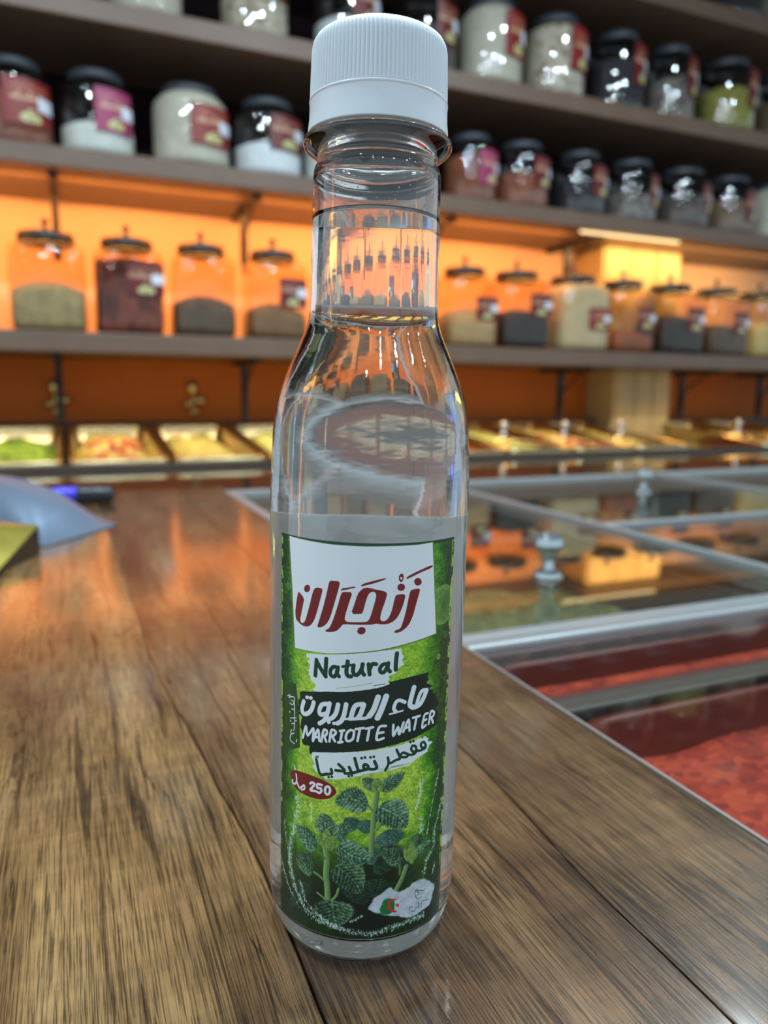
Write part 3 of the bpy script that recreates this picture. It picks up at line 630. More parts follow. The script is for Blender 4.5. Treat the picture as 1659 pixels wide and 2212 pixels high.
mesh_obj('shadow_side', [e0, e1, g1, e2, g2, e0+th, e1+th, g1+th, e2+th, g2+th], [(0, 1, 2), (1, 3, 4, 2), (5, 7, 6), (6, 7, 9, 8), (0, 5, 6, 1), (1, 6, 8, 3)], M['pouch_dark'], gp, False)  # added dark sheet for the shadow side below the raised edge
mk = empty('marker_pen', (0.006, 1.10, 0.0125)); mk.rotation_euler = (0, 0, R_(-12)); tag(mk, 'blue marker pen with a black end behind the blue-silver pouch', 'pen')
M['blue'] = plain('blue_plastic', (0.05, 0.04, 0.62), 0.35); M['blackp'] = plain('black_plastic', (0.015, 0.015, 0.02), 0.35)
MB().tube([(-0.036, 0, 0), (-0.034, 0, 0), (-0.002, 0, 0)], [0.010, 0.0115, 0.0115], 16).build('barrel', M['blue'], mk, True)
MB().tube([(-0.002, 0, 0), (0.000, 0, 0), (0.040, 0, 0), (0.046, 0, 0)], [0.0115, 0.0125, 0.0122, 0.008], 16).build('pen_cap', M['blackp'], mk, True)

# ------------------------------------------------------------------ the water bottle
bot = empty('water_bottle', (0, 0, 0))
n0 = Vector((-0.374764, -0.927120, -0.0003)); ax = Vector((0.015964, -0.006776, 0.99985)).normalized(); n1 = ax.cross(n0).normalized(); n0 = n1.cross(ax).normalized()
mw = Matrix((n1, -n0, ax)).transposed().to_4x4(); mw.translation = Vector((0.074307, 0.191085, 0.00045)); bot.matrix_world = mw
tag(bot, 'clear plastic bottle of water with a ribbed white screw cap and a green herb label', 'bottle')
OUT = [(0.0205, 0.0004), (0.0222, 0.0001), (0.0238, 0.0008), (0.0254, 0.0030), (0.0266, 0.0062), (0.0273, 0.0100), (0.0276, 0.0145), (0.0277, 0.030), (0.0277, 0.060), (0.0277, 0.090), (0.0277, 0.122),
       (0.02755, 0.132), (0.0272, 0.141), (0.0267, 0.148), (0.0258, 0.1535), (0.0245, 0.158), (0.0230, 0.162), (0.0215, 0.1655), (0.0200, 0.1688), (0.0188, 0.1715), (0.0179, 0.1742), (0.01735, 0.177), (0.0171, 0.181),
       (0.0170, 0.190), (0.0169, 0.200), (0.0168, 0.2105), (0.0166, 0.2128), (0.0160, 0.2142), (0.01555, 0.2150), (0.01555, 0.2160), (0.0166, 0.2167), (0.0185, 0.2180), (0.0193, 0.2189), (0.0194, 0.2197), (0.0190, 0.2203), (0.0165, 0.2209),
       (0.0160, 0.2216), (0.0160, 0.2385)]
INN = [(0.0146, 0.2385), (0.0146, 0.2170), (0.0152, 0.2140), (0.0160, 0.2122), (0.01625, 0.2100), (0.0164, 0.190), (0.0165, 0.181), (0.0168, 0.1766), (0.0174, 0.1736), (0.0183, 0.1710), (0.0195, 0.1682), (0.0210, 0.1648), (0.0225, 0.1613), (0.0240, 0.1573),
       (0.0253, 0.1527), (0.0262, 0.1472), (0.0267, 0.1405), (0.02705, 0.132), (0.0272, 0.122), (0.0272, 0.060), (0.0272, 0.0150), (0.0268, 0.0105), (0.0261, 0.0070), (0.0249, 0.0042), (0.0232, 0.0026), (0.0210, 0.0022), (0.012, 0.0042), (0.0003, 0.0050)]
NS = 128
def smooth_prof(p, k=3):
    q = [p[0]]
    for i in range(len(p)-1):
        a, b, c, d = p[max(i-1, 0)], p[i], p[i+1], p[min(i+2, len(p)-1)]
        for s in range(1, k+1):
            t = s/k; q.append(tuple(0.5*((2*b[n])+(-a[n]+c[n])*t+(2*a[n]-5*b[n]+4*c[n]-d[n])*t*t+(-a[n]+3*b[n]-3*c[n]+d[n])*t**3) for n in (0, 1)))
    return q
def fine(p, step=0.0012):
    q = [p[0]]
    for a, b_ in zip(p[:-1], p[1:]):
        k = max(1, int(math.hypot(b_[0]-a[0], b_[1]-a[1])/step)); q += [(a[0]+(b_[0]-a[0])*j/k, a[1]+(b_[1]-a[1])*j/k) for j in range(1, k+1)]
    return q
IN_S = smooth_prof(INN, 3)
prof = fine([(0.0003, 0.0032), (0.012, 0.0024)]+smooth_prof(OUT[:36], 3)+OUT[36:]+IN_S)
MB().lathe(prof, NS).build('bottle_shell', M['pet'], bot, True)
WL = 0.2008; ov = 0.00012
wp = [(r+ov, z-(ov if r < 0.02 and z < 0.006 else 0)) for r, z in reversed(IN_S) if z < WL]
rw = float(np.interp(WL, [0.190, 0.210], [0.0164, 0.01625]))+ov
wp = fine(wp+[(rw, WL+0.0007), (rw, WL+0.00071), (rw-0.00025, WL+0.0003), (rw-0.0007, WL+0.0001), (rw-0.0016, WL), (0.0003, WL)])
MB().lathe(wp, NS).build('water', M['water'], bot, True)
# droplets clinging inside the neck above the water
rd = random.Random(11); b = MB()
for k in range(150):
    a = rd.uniform(0, 2*math.pi); z = 0.2028+0.0080*rd.random()**0.8; s = rd.uniform(0.00008, 0.00028)
    rr = 0.01632-s*0.2; b.blob((rr*math.cos(a), rr*math.sin(a), z), (s, s, s*1.1), 7, 5)
for k in range(60):
    a = rd.uniform(0, 2*math.pi); z = rd.uniform(0.2190, 0.2205); s = rd.uniform(0.0001, 0.0003)
    b.blob((0.01645*math.cos(a), 0.01645*math.sin(a), z+0.0020), (s, s, s), 7, 5)
b.build('droplets', M['water'], bot, True)['kind'] = 'stuff'
# mould mark near the base
b = MB(); pts = []
for k in range(14): t = R_(-40+310*k/13); pts.append((0.0011*math.cos(t), 0.0009*math.sin(t)))
pts += [(0.0010, 0.0014)]
b.tube([(0.0268*math.sin(-0.42+p[0]/0.0268), -(0.0267+p[1]*0.22)*math.cos(-0.42+p[0]/0.0268), 0.0068+p[1]) for p in pts], 0.00016, 6)
b.build('mould_mark', M['pet'], bot, True)
# screw cap: ribbed upper part and plain lower band
NR = 104; ns = NR*6
cz = [(0.0170, 0.2296, 0), (0.01760, 0.2296, 0), (0.01772, 0.2300, 0.6), (0.01775, 0.2308, 1), (0.01765, 0.2340, 1), (0.01750, 0.2380, 1), (0.01738, 0.2413, 1), (0.01705, 0.2428, 1), (0.0164, 0.24385, 0.9), (0.0154, 0.2445, 0.3), (0.0140, 0.2447, 0), (0.0004, 0.2447, 0)]
c = MB().lathe([(r, z) for r, z, _ in cz], ns, ring=lambda a, j: 1-0.034*cz[j][2]*(0.5-0.5*math.cos(a*NR))**1.6).build('screw_cap', M['cap'], bot, True)
band = [(0.0165, 0.2213), (0.01812, 0.2213), (0.01825, 0.2217), (0.01800, 0.2240), (0.01785, 0.2255), (0.01778, 0.2286), (0.01790, 0.2290), (0.01790, 0.2294), (0.0175, 0.2297), (0.0160, 0.2297)]
MB().lathe(smooth_prof(band, 2), 128).build('tamper_band', M['cap'], c, True)

# ------------------------------------------------------------------ front label artwork (traced from image pixels and projected onto the label; units 0.1 mm, origin lower left)
LW, LH = 52.3, 108.6; S_ = 14.0; Wp, Hp = int(LW*S_), int(LH*S_)
OPS = [['P','strip',[[50,691],[66,691],[74,643],[81,582],[82,519],[61,507],[22,497],[17,560],[20,679]]],['P','gold',[[31,1083],[113,1081],[176,1079],[249,1079],[316,1080],[387,1081],[439,1083],[445,1021],[464,835],[371,822],[294,809],[238,803],[165,794],[57,787],[45,951]]],['P','white',[[36,1083],[113,1080],[176,1078],[249,1078],[316,1079],[387,1079],[436,1082],[442,1022],[460,838],[371,825],[294,812],[238,805],[165,795],[61,789],[49,951]]],['P','white',[[105,785],[165,792],[238,802],[294,809],[354,814],[355,807],[362,791],[357,780],[362,769],[348,760],[343,750],[325,743],[321,726],[326,718],[308,713],[240,700],[144,687],[128,687],[123,694],[132,705],[117,715],[111,744],[114,754],[106,761]]],['P','dark',[[79,671],[86,677],[167,693],[212,698],[249,704],[297,712],[327,720],[324,726],[355,731],[393,735],[437,736],[434,725],[440,719],[433,707],[454,696],[443,691],[467,669],[484,637],[469,626],[485,609],[477,598],[481,581],[439,572],[393,561],[330,552],[272,543],[226,536],[169,527],[125,519],[121,504],[115,517],[116,533],[95,530],[89,544],[90,566],[82,576],[85,586],[90,603],[76,615],[76,643]]],['P','white',[[124,517],[169,527],[226,536],[287,543],[361,551],[434,560],[447,550],[444,543],[463,536],[449,523],[448,514],[405,502],[389,490],[332,484],[259,473],[204,458],[161,451],[154,459],[136,466],[125,476],[130,488],[123,500]]],['S','green2',0.9,[[188,705],[240,716],[282,726]]],['S','dark',1.2,[[285,718],[314,722]]],['S','green2',1.2,[[302,489],[347,491],[389,495]]],['S','dark',0.6,[[262,475],[303,481],[332,487]]],['S','dark',0.9,[[335,493],[369,495]]],['P','red',[[377,965],[402,966],[400,954],[392,928],[385,900],[375,877],[363,864],[348,856],[334,856],[335,861],[340,863],[346,864],[351,868],[354,875],[359,891],[365,916],[370,945],[373,958]]],['P','red',[[338,955],[361,955],[359,940],[352,917],[344,900],[333,887],[318,880],[301,879],[287,882],[279,879],[248,878],[204,877],[200,871],[191,860],[182,855],[170,852],[157,852],[159,857],[166,860],[172,870],[179,888],[190,924],[196,948],[200,958],[205,960],[227,961],[219,935],[209,900],[208,889],[212,884],[220,883],[262,885],[269,890],[274,903],[280,926],[285,946],[286,957],[282,963],[275,964],[268,960],[263,949],[259,934],[254,913],[252,908],[247,906],[224,905],[233,933],[237,948],[242,961],[252,971],[261,974],[271,973],[285,969],[302,966],[311,962],[313,956],[308,937],[300,914],[297,897],[298,890],[304,887],[311,888],[319,896],[326,913],[331,936],[334,950]]],['P','red',[[168,985],[174,986],[195,986],[191,967],[181,929],[170,890],[161,873],[148,862],[133,859],[140,880],[151,916],[161,958],[165,978]]],['P','red',[[73,944],[93,928],[89,912],[83,887],[79,868],[82,862],[89,862],[95,867],[101,882],[111,916],[118,944],[123,957],[129,963],[149,963],[144,942],[135,908],[125,877],[115,862],[103,855],[88,855],[72,862],[64,868],[61,885],[65,913],[69,932]]],['P','red',[[111,956],[110,953],[108,950],[105,948],[102,946],[99,946],[96,947],[94,948],[92,951],[92,954],[93,958],[94,961],[97,963],[100,965],[103,966],[106,966],[108,965],[110,963],[111,960]]],['P','red',[[261,867],[261,864],[261,860],[259,857],[257,855],[253,853],[250,853],[247,853],[244,855],[242,857],[240,860],[241,863],[242,866],[244,869],[247,871],[250,872],[253,872],[257,871],[259,869]]],['P','red',[[358,976],[359,973],[359,970],[357,967],[355,965],[352,964],[348,964],[345,965],[342,966],[340,969],[339,972],[339,975],[340,978],[342,980],[344,982],[348,983],[351,982],[354,981],[357,979]]],['P','red',[[405,986],[406,983],[406,980],[404,977],[401,975],[398,974],[395,974],[391,975],[388,977],[386,980],[384,983],[384,986],[385,989],[387,992],[390,993],[393,994],[397,993],[400,992],[403,989]]],['P','red',[[354,996],[354,993],[352,990],[351,988],[349,987],[347,987],[345,989],[343,991],[342,994],[342,997],[342,1001],[343,1004],[345,1006],[347,1008],[349,1008],[351,1008],[353,1006],[354,1003],[355,1000]]],['P','white',[[351,996],[351,995],[351,994],[350,993],[349,993],[348,993],[347,993],[346,994],[346,995],[345,996],[345,997],[346,998],[346,999],[347,1000],[348,1000],[349,1000],[350,1000],[351,999],[351,998]]],['P','red',[[196,963],[201,969],[234,976],[233,973],[210,966]]],['P','red',[[247,977],[251,983],[279,992],[310,999],[308,995],[279,985],[249,977]]],['P','red',[[361,994],[365,1000],[389,1010],[426,1021],[441,1022],[437,1016],[403,1008],[366,994]]],['S','dgreen',7.8,[[133,772],[130,730]]],['S','dgreen',7.8,[[133,771],[145,752],[160,733]]],['S','dgreen',7.8,[[161,780],[159,734]]],['S','dgreen',7.0,[[191,761],[181,762],[173,751],[174,739],[183,736],[190,746],[193,761]]],['S','dgreen',7.0,[[193,762],[190,747],[196,738]]],['S','dgreen',7.5,[[218,780],[215,753],[219,742],[227,741]]],['S','dgreen',5.2,[[205,765],[225,771]]],['S','dgreen',7.2,[[233,771],[232,754],[238,745],[246,749],[254,763]]],['S','dgreen',7.2,[[256,775],[254,757],[260,747]]],['S','dgreen',7.2,[[271,775],[274,748]]],['S','dgreen',7.2,[[274,762],[280,775],[290,775]]],['S','dgreen',7.0,[[320,774],[308,774],[300,764],[302,754],[310,753],[317,764],[321,775]]],['S','dgreen',7.0,[[321,777],[320,762],[326,754]]],['S','dgreen',7.8,[[343,801],[341,778],[341,758]]],['S','white',11.0,[[394,703],[386,673],[384,657],[395,649],[413,653],[425,668],[434,687]]],['S','white',8.7,[[434,688],[419,689],[410,675],[403,652]]],['S','white',7.8,[[369,667],[355,674],[345,671],[339,654],[345,644]]],['S','white',3.8,[[328,639],[346,642],[364,645]]],['S','white',12.2,[[318,688],[307,655],[297,631]]],['S','white',11.6,[[297,687],[287,655],[276,637]]],['S','white',7.0,[[280,640],[267,631],[250,629],[225,626]]],['S','white',9.9,[[261,667],[254,643],[247,631]]],['S','white',9.9,[[259,668],[242,665],[234,651],[229,629]]],['S','white',9.6,[[216,665],[211,637],[204,619],[194,611]]],['S','white',5.2,[[229,628],[213,625]]],['S','white',9.6,[[195,662],[189,637],[177,622],[160,617]]],['S','white',9.3,[[169,660],[151,655],[143,637],[147,627],[160,632]]],['S','white',9.3,[[172,662],[166,634],[158,614],[144,602]]],['S','white',9.6,[[94,651],[88,628],[94,617],[109,622],[120,636],[126,656]]],['P','white',[[112,666],[111,665],[110,663],[109,661],[107,660],[105,659],[103,659],[101,660],[99,661],[99,662],[99,664],[99,666],[101,668],[102,669],[105,670],[107,671],[109,670],[110,669],[111,668]]],['P','white',[[123,667],[123,665],[122,664],[120,662],[119,661],[117,660],[114,660],[113,661],[111,662],[111,663],[111,665],[111,667],[113,669],[114,670],[116,671],[118,672],[120,671],[122,670],[123,669]]],['P','white',[[176,611],[176,610],[175,608],[174,607],[172,606],[170,605],[169,605],[167,606],[166,607],[165,609],[165,611],[166,612],[167,614],[169,615],[170,616],[172,616],[174,615],[175,614],[176,613]]],['P','white',[[190,611],[190,609],[189,607],[188,606],[186,605],[184,605],[183,605],[181,605],[180,607],[180,608],[180,610],[180,612],[181,613],[183,614],[184,615],[186,615],[188,615],[189,614],[190,612]]],['S','white',5.5,[[92,549],[102,584],[108,560],[126,584],[124,550]]],['S','white',5.5,[[125,549],[140,584],[144,554]]],['S','white',5.5,[[131,561],[143,564]]],['S','white',5.5,[[150,553],[156,585],[164,587],[166,581],[162,573],[154,569]]],['S','white',5.5,[[158,570],[164,556]]],['S','white',5.5,[[173,558],[178,589],[187,590],[190,585],[185,577],[176,574]]],['S','white',5.5,[[180,574],[188,561]]],['S','white',5.5,[[207,593],[202,560]]],['S','white',5.5,[[201,591],[212,594]]],['S','white',5.5,[[197,559],[208,562]]],['S','white',5.5,[[229,597],[221,590],[217,579],[218,568],[225,566],[234,572],[237,583],[237,594],[229,597]]],['S','white',5.5,[[242,600],[262,604]]],['S','white',5.5,[[253,603],[247,568]]],['S','white',5.5,[[268,602],[286,606]]],['S','white',5.5,[[277,604],[272,570]]],['S','white',5.5,[[319,608],[302,605],[296,572],[314,575]]],['S','white',5.5,[[299,589],[313,591]]],['S','white',5.5,[[339,609],[340,579],[352,601],[356,581],[367,612]]],['S','white',5.5,[[367,586],[381,617],[385,586]]],['S','white',5.5,[[372,596],[384,597]]],['S','white',5.5,[[394,620],[415,621]]],['S','white',5.5,[[405,621],[399,587]]],['S','white',5.5,[[442,622],[430,619],[424,587],[436,590]]],['S','white',5.5,[[427,604],[437,606]]],['S','white',5.5,[[446,591],[452,623],[462,621],[465,615],[460,608],[450,607]]],['S','white',5.5,[[454,607],[462,590]]],['S','dgreen',4.9,[[438,534],[431,544],[422,542],[424,532],[434,527],[438,534],[437,525],[416,523],[408,528],[405,538],[395,542],[392,533],[399,524],[408,526],[403,518],[388,518],[379,523],[368,528],[360,519],[378,514],[383,520]]],['S','dgreen',4.9,[[350,539],[360,514],[350,511],[335,504]]],['S','dgreen',4.9,[[327,520],[329,503],[321,485]]],['P','dgreen',[[393,553],[392,552],[392,551],[391,550],[390,550],[388,550],[387,551],[386,552],[385,553],[385,554],[385,555],[385,556],[386,557],[387,558],[388,558],[389,557],[391,557],[392,556],[392,554]]],['P','dgreen',[[402,554],[402,553],[401,552],[400,551],[399,551],[398,551],[396,552],[395,553],[394,554],[394,555],[394,556],[394,557],[395,558],[396,559],[397,559],[399,558],[400,558],[401,556],[402,555]]],['P','dgreen',[[285,524],[285,522],[284,521],[283,520],[282,520],[281,520],[280,520],[279,521],[278,522],[278,523],[278,524],[278,525],[279,526],[280,527],[281,527],[282,527],[283,527],[284,526],[285,525]]],['P','dgreen',[[293,524],[293,523],[293,522],[292,521],[291,521],[290,521],[289,521],[288,522],[287,523],[287,524],[287,525],[287,526],[288,527],[288,528],[290,528],[291,528],[292,528],[293,527],[293,526]]],['P','dgreen',[[262,521],[262,520],[262,519],[261,518],[260,517],[259,517],[258,518],[257,518],[256,519],[255,520],[255,521],[256,523],[256,524],[257,524],[259,525],[260,525],[261,524],[262,523],[262,522]]],['P','dgreen',[[271,523],[271,522],[270,521],[269,520],[268,519],[267,519],[266,520],[265,520],[264,521],[264,522],[264,524],[264,525],[265,526],[266,526],[267,527],[268,527],[269,526],[270,525],[271,524]]],['P','dgreen',[[230,470],[230,469],[229,467],[228,466],[227,466],[226,466],[225,466],[224,466],[223,467],[223,468],[223,470],[223,471],[224,472],[225,473],[226,473],[227,473],[228,473],[229,472],[230,471]]],['P','dgreen',[[238,472],[237,470],[237,469],[236,468],[235,468],[234,468],[233,468],[232,468],[231,469],[231,470],[231,472],[231,473],[232,474],[233,475],[234,475],[235,475],[236,475],[237,474],[237,473]]],['P','dgreen',[[176,459],[176,458],[175,457],[174,456],[173,455],[172,455],[171,455],[170,455],[169,456],[169,457],[169,458],[169,460],[170,461],[171,462],[172,462],[173,462],[174,462],[175,461],[176,460]]],['P','dgreen',[[185,462],[185,461],[184,460],[183,459],[182,458],[181,458],[180,458],[179,458],[178,459],[178,460],[178,461],[178,463],[179,464],[180,465],[181,465],[182,465],[183,465],[184,464],[185,463]]],['S','dgreen',5.5,[[292,512],[298,493],[279,491],[275,500],[267,504],[264,496],[270,491],[278,493]]],['S','dgreen',5.5,[[273,490],[253,485]]],['S','dgreen',5.5,[[241,520],[249,491],[253,485],[233,478]]],['S','dgreen',5.5,[[227,494],[232,479],[216,476]]],['S','dgreen',5.5,[[199,499],[213,487],[212,482],[191,481]]],['S','dgreen',5.5,[[179,482],[180,470],[162,465]]],['S','dgreen',5.5,[[136,500],[147,463],[164,465]]],['S','dgreen',1.7,[[134,508],[142,511]]],['S','dgreen',1.7,[[134,504],[142,507]]],['S','dgreen',1.7,[[425,556],[428,558],[425,560]]],['S','white',2.3,[[32,648],[41,653],[44,649],[36,644]]],['S','white',2.3,[[41,648],[59,652],[59,638],[52,629],[42,631]]],['S','white',2.3,[[48,641],[60,632],[61,576],[59,559]]],['S','white',2.3,[[51,558],[46,551],[51,547],[60,552]]],['S','white',2.3,[[60,552],[46,542],[45,527],[61,522]]],['S','white',2.3,[[60,619],[50,616]]],['S','white',2.3,[[60,594],[50,591]]],['S','white',2.3,[[60,579],[50,575]]],['P','white',[[44,606],[44,606],[44,605],[43,604],[42,604],[41,603],[40,603],[39,603],[39,604],[39,604],[39,605],[39,605],[39,606],[40,607],[41,607],[42,608],[43,608],[44,607],[44,607]]],['P','white',[[48,590],[48,590],[48,589],[47,588],[46,588],[45,587],[44,587],[44,587],[43,588],[43,588],[43,589],[43,589],[43,590],[44,591],[45,591],[46,591],[47,592],[48,591],[48,591]]],['P','white',[[48,582],[48,582],[48,581],[47,580],[46,580],[45,580],[44,579],[44,579],[43,580],[43,580],[43,581],[43,582],[44,582],[44,583],[45,583],[46,584],[47,584],[48,583],[48,583]]],['P','white',[[69,597],[69,597],[69,596],[68,595],[67,595],[66,594],[65,594],[65,594],[64,595],[64,595],[64,596],[64,597],[65,597],[65,598],[66,598],[67,598],[68,598],[68,598],[69,598]]],['P','white',[[69,589],[69,589],[69,588],[68,587],[67,587],[66,587],[66,586],[65,587],[64,587],[64,587],[64,588],[64,589],[65,589],[66,590],[66,590],[67,591],[68,591],[69,590],[69,590]]],['P','white',[[71,532],[71,531],[70,530],[70,530],[69,529],[68,529],[67,529],[67,529],[66,529],[66,530],[66,530],[66,531],[67,532],[67,532],[68,533],[69,533],[70,533],[70,533],[71,532]]],['P','white',[[73,537],[72,536],[72,536],[71,535],[71,534],[70,534],[69,534],[68,534],[68,534],[68,535],[68,536],[68,536],[68,537],[69,537],[70,538],[71,538],[71,538],[72,538],[72,537]]],['L',3,[341,270],[334,317],75,0],['L',3,[248,321],[218,350],44,0],['L',3,[260,315],[285,347],38,0],['L',3,[309,223],[278,270],46,0],['L',4,[373,179],[399,204],75,0],['L',4,[300,119],[319,176],96,0],['L',4,[234,115],[275,166],75,0],['L',4,[340,199],[309,239],64,0],['L',4,[106,98],[86,130],58,0],['L',4,[41,50],[65,39],44,0],['S','stem2',7.5,[[262,205],[270,231],[287,257]]],['S','stem',12.8,[[290,247],[290,289],[293,333],[296,378],[301,428]]],['S','stem',5.8,[[291,372],[282,383],[274,393]]],['S','stem',6.4,[[298,317],[312,330],[324,339]]],['L',1,[277,392],[190,395],62,0.3],['L',1,[305,384],[387,314],72,-0.2],['L',1,[310,432],[373,472],35,0],['L',1,[298,436],[262,465],29,0],['L',0,[300,427],[297,466],26,0],['L',0,[298,428],[289,447],14,0],['L',0,[304,427],[314,446],14,0],['S','stem',15.1,[[175,103],[173,144],[169,179],[171,219],[167,251]]],['S','stem',5.8,[[165,159],[148,170],[134,174]]],['S','stem',5.2,[[172,101],[159,110],[144,117]]],['S','stem',6.4,[[188,108],[199,123],[205,144]]],['S','stem2',5.8,[[164,224],[154,234],[144,241]]],['L',1,[166,293],[162,354],55,0],['L',1,[135,239],[65,288],51,0.25],['L',2,[131,181],[70,190],61,0.2],['L',1,[195,286],[221,338],35,0],['L',1,[201,271],[288,237],70,0.25],['L',2,[196,211],[265,137],78,-0.2],['L',2,[185,106],[199,30],102,0],['L',0,[167,264],[136,285],26,0],['L',0,[170,264],[169,313],26,0],['L',0,[173,265],[194,295],23,0],['L',0,[170,258],[150,272],20,0],['L',0,[173,259],[189,262],20,0],['L',0,[173,255],[173,284],17,0],['S','stem',12.2,[[361,135],[377,164],[389,197]]],['S','stem2',6.4,[[370,180],[371,196],[367,213]]],['L',2,[369,213],[315,268],49,0.2],['L',1,[406,219],[472,246],32,0],['L',2,[415,252],[421,283],44,0],['L',0,[403,210],[380,256],23,0],['L',0,[403,210],[404,269],26,0],['L',0,[404,209],[423,243],23,0],['L',0,[399,204],[413,213],17,0],['C','cloud',[[282,90],[300,120],[323,136],[345,150],[356,131],[375,125],[402,134],[427,144],[456,138],[472,122],[497,100],[489,75],[476,44],[447,44],[409,36],[377,51],[332,65],[301,79]],12],['C','flag',[[326,112],[343,114],[357,106],[358,76],[344,66],[322,68],[317,84]],6],['P','fred',[[363,106],[357,109],[351,111],[346,110],[341,107],[338,103],[336,97],[336,90],[338,84],[342,78],[347,73],[352,70],[358,68],[364,69],[366,72],[361,73],[357,74],[353,77],[349,81],[347,85],[345,90],[345,95],[346,99],[349,102],[352,105],[356,105],[360,105],[365,103]]],['P','fred',[[366,96],[368,90],[373,89],[369,86],[371,80],[366,85],[361,83],[363,88],[358,92],[364,91]]],['S','ink',1.4,[[456,106],[449,102],[438,109],[433,108],[423,116],[421,100],[430,85],[445,86]]],['S','ink',1.4,[[425,112],[433,100],[427,97]]],['S','ink',1.4,[[470,66],[459,68],[446,72],[443,53]]],['S','ink',1.4,[[432,75],[436,53]]],['S','ink',1.4,[[427,63],[421,52],[410,56],[403,52]]],['S','ink',1.4,[[415,68],[404,69],[404,60]]],['P','ink',[[446,114],[446,113],[445,113],[445,113],[445,113],[444,113],[444,113],[443,114],[443,114],[443,115],[443,115],[443,116],[443,116],[443,116],[444,116],[444,116],[445,115],[445,115],[446,114]]],['P','ink',[[461,75],[461,75],[461,75],[460,75],[460,75],[459,75],[459,75],[458,76],[458,76],[458,77],[458,77],[458,78],[458,78],[459,78],[459,78],[460,77],[460,77],[461,76],[461,76]]],['P','ink',[[414,45],[414,44],[414,44],[413,44],[413,44],[412,44],[412,44],[411,45],[411,45],[411,46],[411,46],[411,47],[411,47],[412,47],[412,47],[413,47],[413,46],[413,46],[414,45]]],['P','red',[[45,430],[47,439],[55,444],[74,450],[120,452],[161,447],[186,435],[194,424],[194,418],[188,410],[174,398],[149,390],[117,388],[83,391],[57,402],[47,416]]],['S','white',5.5,[[118,427],[122,431],[129,432],[130,426],[119,409],[133,410]]],['S','white',5.5,[[153,432],[141,432],[140,421],[150,422],[152,415],[146,408],[138,410]]],['S','white',5.5,[[170,432],[164,427],[163,415],[168,409],[174,413],[177,423],[174,431],[170,432]]],['S','white',4.3,[[69,437],[71,419],[66,409],[56,407],[55,416]]],['S','white',4.3,[[71,418],[81,403],[89,408],[98,416],[99,406],[89,400]]],['W',[[61,459],[66,451]],3,12],['W',[[71,385],[75,348],[67,302],[45,212],[45,165],[65,107],[99,61],[136,39]],8,520],['W',[[18,279],[35,207],[55,136]],4,60],['W',[[7,151],[36,99],[87,49]],5,70],['W',[[121,377],[122,316]],3,40],['W',[[86,133],[106,75],[160,44],[224,24]],6,160],['W',[[136,39],[199,27],[254,17],[302,15],[345,25],[395,31],[452,25]],8,420],['W',[[235,49],[271,70]],3,30],['W',[[430,439],[423,386],[411,354]],5,110],['W',[[494,446],[482,405],[467,338],[453,271]],3,80],['W',[[516,357],[485,271],[483,218],[457,196],[447,146]],6,200],['W',[[427,333],[437,277]],9,60],['W',[[491,167],[483,137]],2,20]]
RS = np.random.RandomState(5)
def vnoise(h, w, cy, cx, oct=4, seed=0, gain=0.5):
    r = np.random.RandomState(seed); out = np.zeros((h, w)); amp = 1; tot = 0
    for o in range(oct):
        gy, gx = max(2, int(cy*2**o)+2), max(2, int(cx*2**o)+2); g = r.rand(gy, gx)
        y = np.linspace(0, gy-1.001, h); x = np.linspace(0, gx-1.001, w); yi = y.astype(int); xi = x.astype(int); fy = (y-yi)[:, None]; fx = (x-xi)[None]
        fy = fy*fy*(3-2*fy); fx = fx*fx*(3-2*fx)
        v = g[yi][:, xi]*(1-fy)*(1-fx)+g[yi+1][:, xi]*fy*(1-fx)+g[yi][:, xi+1]*(1-fy)*fx+g[yi+1][:, xi+1]*fy*fx
        out += v*amp; tot += amp; amp *= gain
    return out/tot
def sstep(x, a, b): t = np.clip((x-a)/(b-a), 0, 1); return t*t*(3-2*t)
YY, XX = np.mgrid[0:Hp, 0:Wp]; XM = (XX+0.5)/S_; YM = LH-(YY+0.5)/S_
def c_(*a): return np.array(a)/255.0
n1_ = vnoise(Hp, Wp, 60, 30, 4, 1, 0.7); n2_ = vnoise(Hp, Wp, 14, 7, 3, 2); n3_ = vnoise(Hp, Wp, 260, 110, 2, 3)
edge = np.minimum(sstep(XM+4*(n2_-0.5), 1.0, 9.5), sstep(LW-XM+5*(n2_-0.5), 1.0, 13.5))
low = sstep(YM+10*(n2_-0.5), 6, 42)
f = np.clip(edge*(0.25+0.75*low)*0.95+0.55*(n1_-0.5)+0.25*(n3_-0.5), 0, 1)[..., None]
top = sstep(YM, 60, 95)[..., None]
dk, md, lm = c_(12, 60, 20), c_(70, 142, 22), c_(184, 214, 76)*(1-top)+c_(132, 190, 40)*top
A = np.where(f < 0.5, dk+(md-dk)*(f*2), md+(lm-md)*(f*2-1))
# thin ragged lime fringe on both edges
fr = ((XM < 0.55+0.9*n1_-0.35) | (LW-XM < 0.75+1.0*n1_-0.4)) & (n1_ > 0.5)
A[fr] = c_(150, 185, 60)
A *= (0.86+0.28*n3_)[..., None]
dkb = (1-sstep(YM, 4, 26))[..., None]; A = A*(1-0.75*dkb)+c_(10, 32, 22)*0.75*dkb
TB = np.zeros((Hp, Wp), bool); TB[:int(0.75*S_)] = True; A[TB] = A[TB]*0.1+c_(14, 58, 44)*0.9
def bubble(x, y, r, a=0.35, col=(170, 215, 110)):
    d = np.hypot(XM-x, YM-y); k = np.clip((r-d)*S_, 0, 1)*a*(0.55+0.45*(d/r)**3); A[:] = A*(1-k[..., None])+c_(*col)*k[..., None]
bubble(48.3, 91.1, 5.4, 0.55); bubble(47.3, 77.1, 0.8, 0.9); bubble(44, 70, 1.6, 0.4)
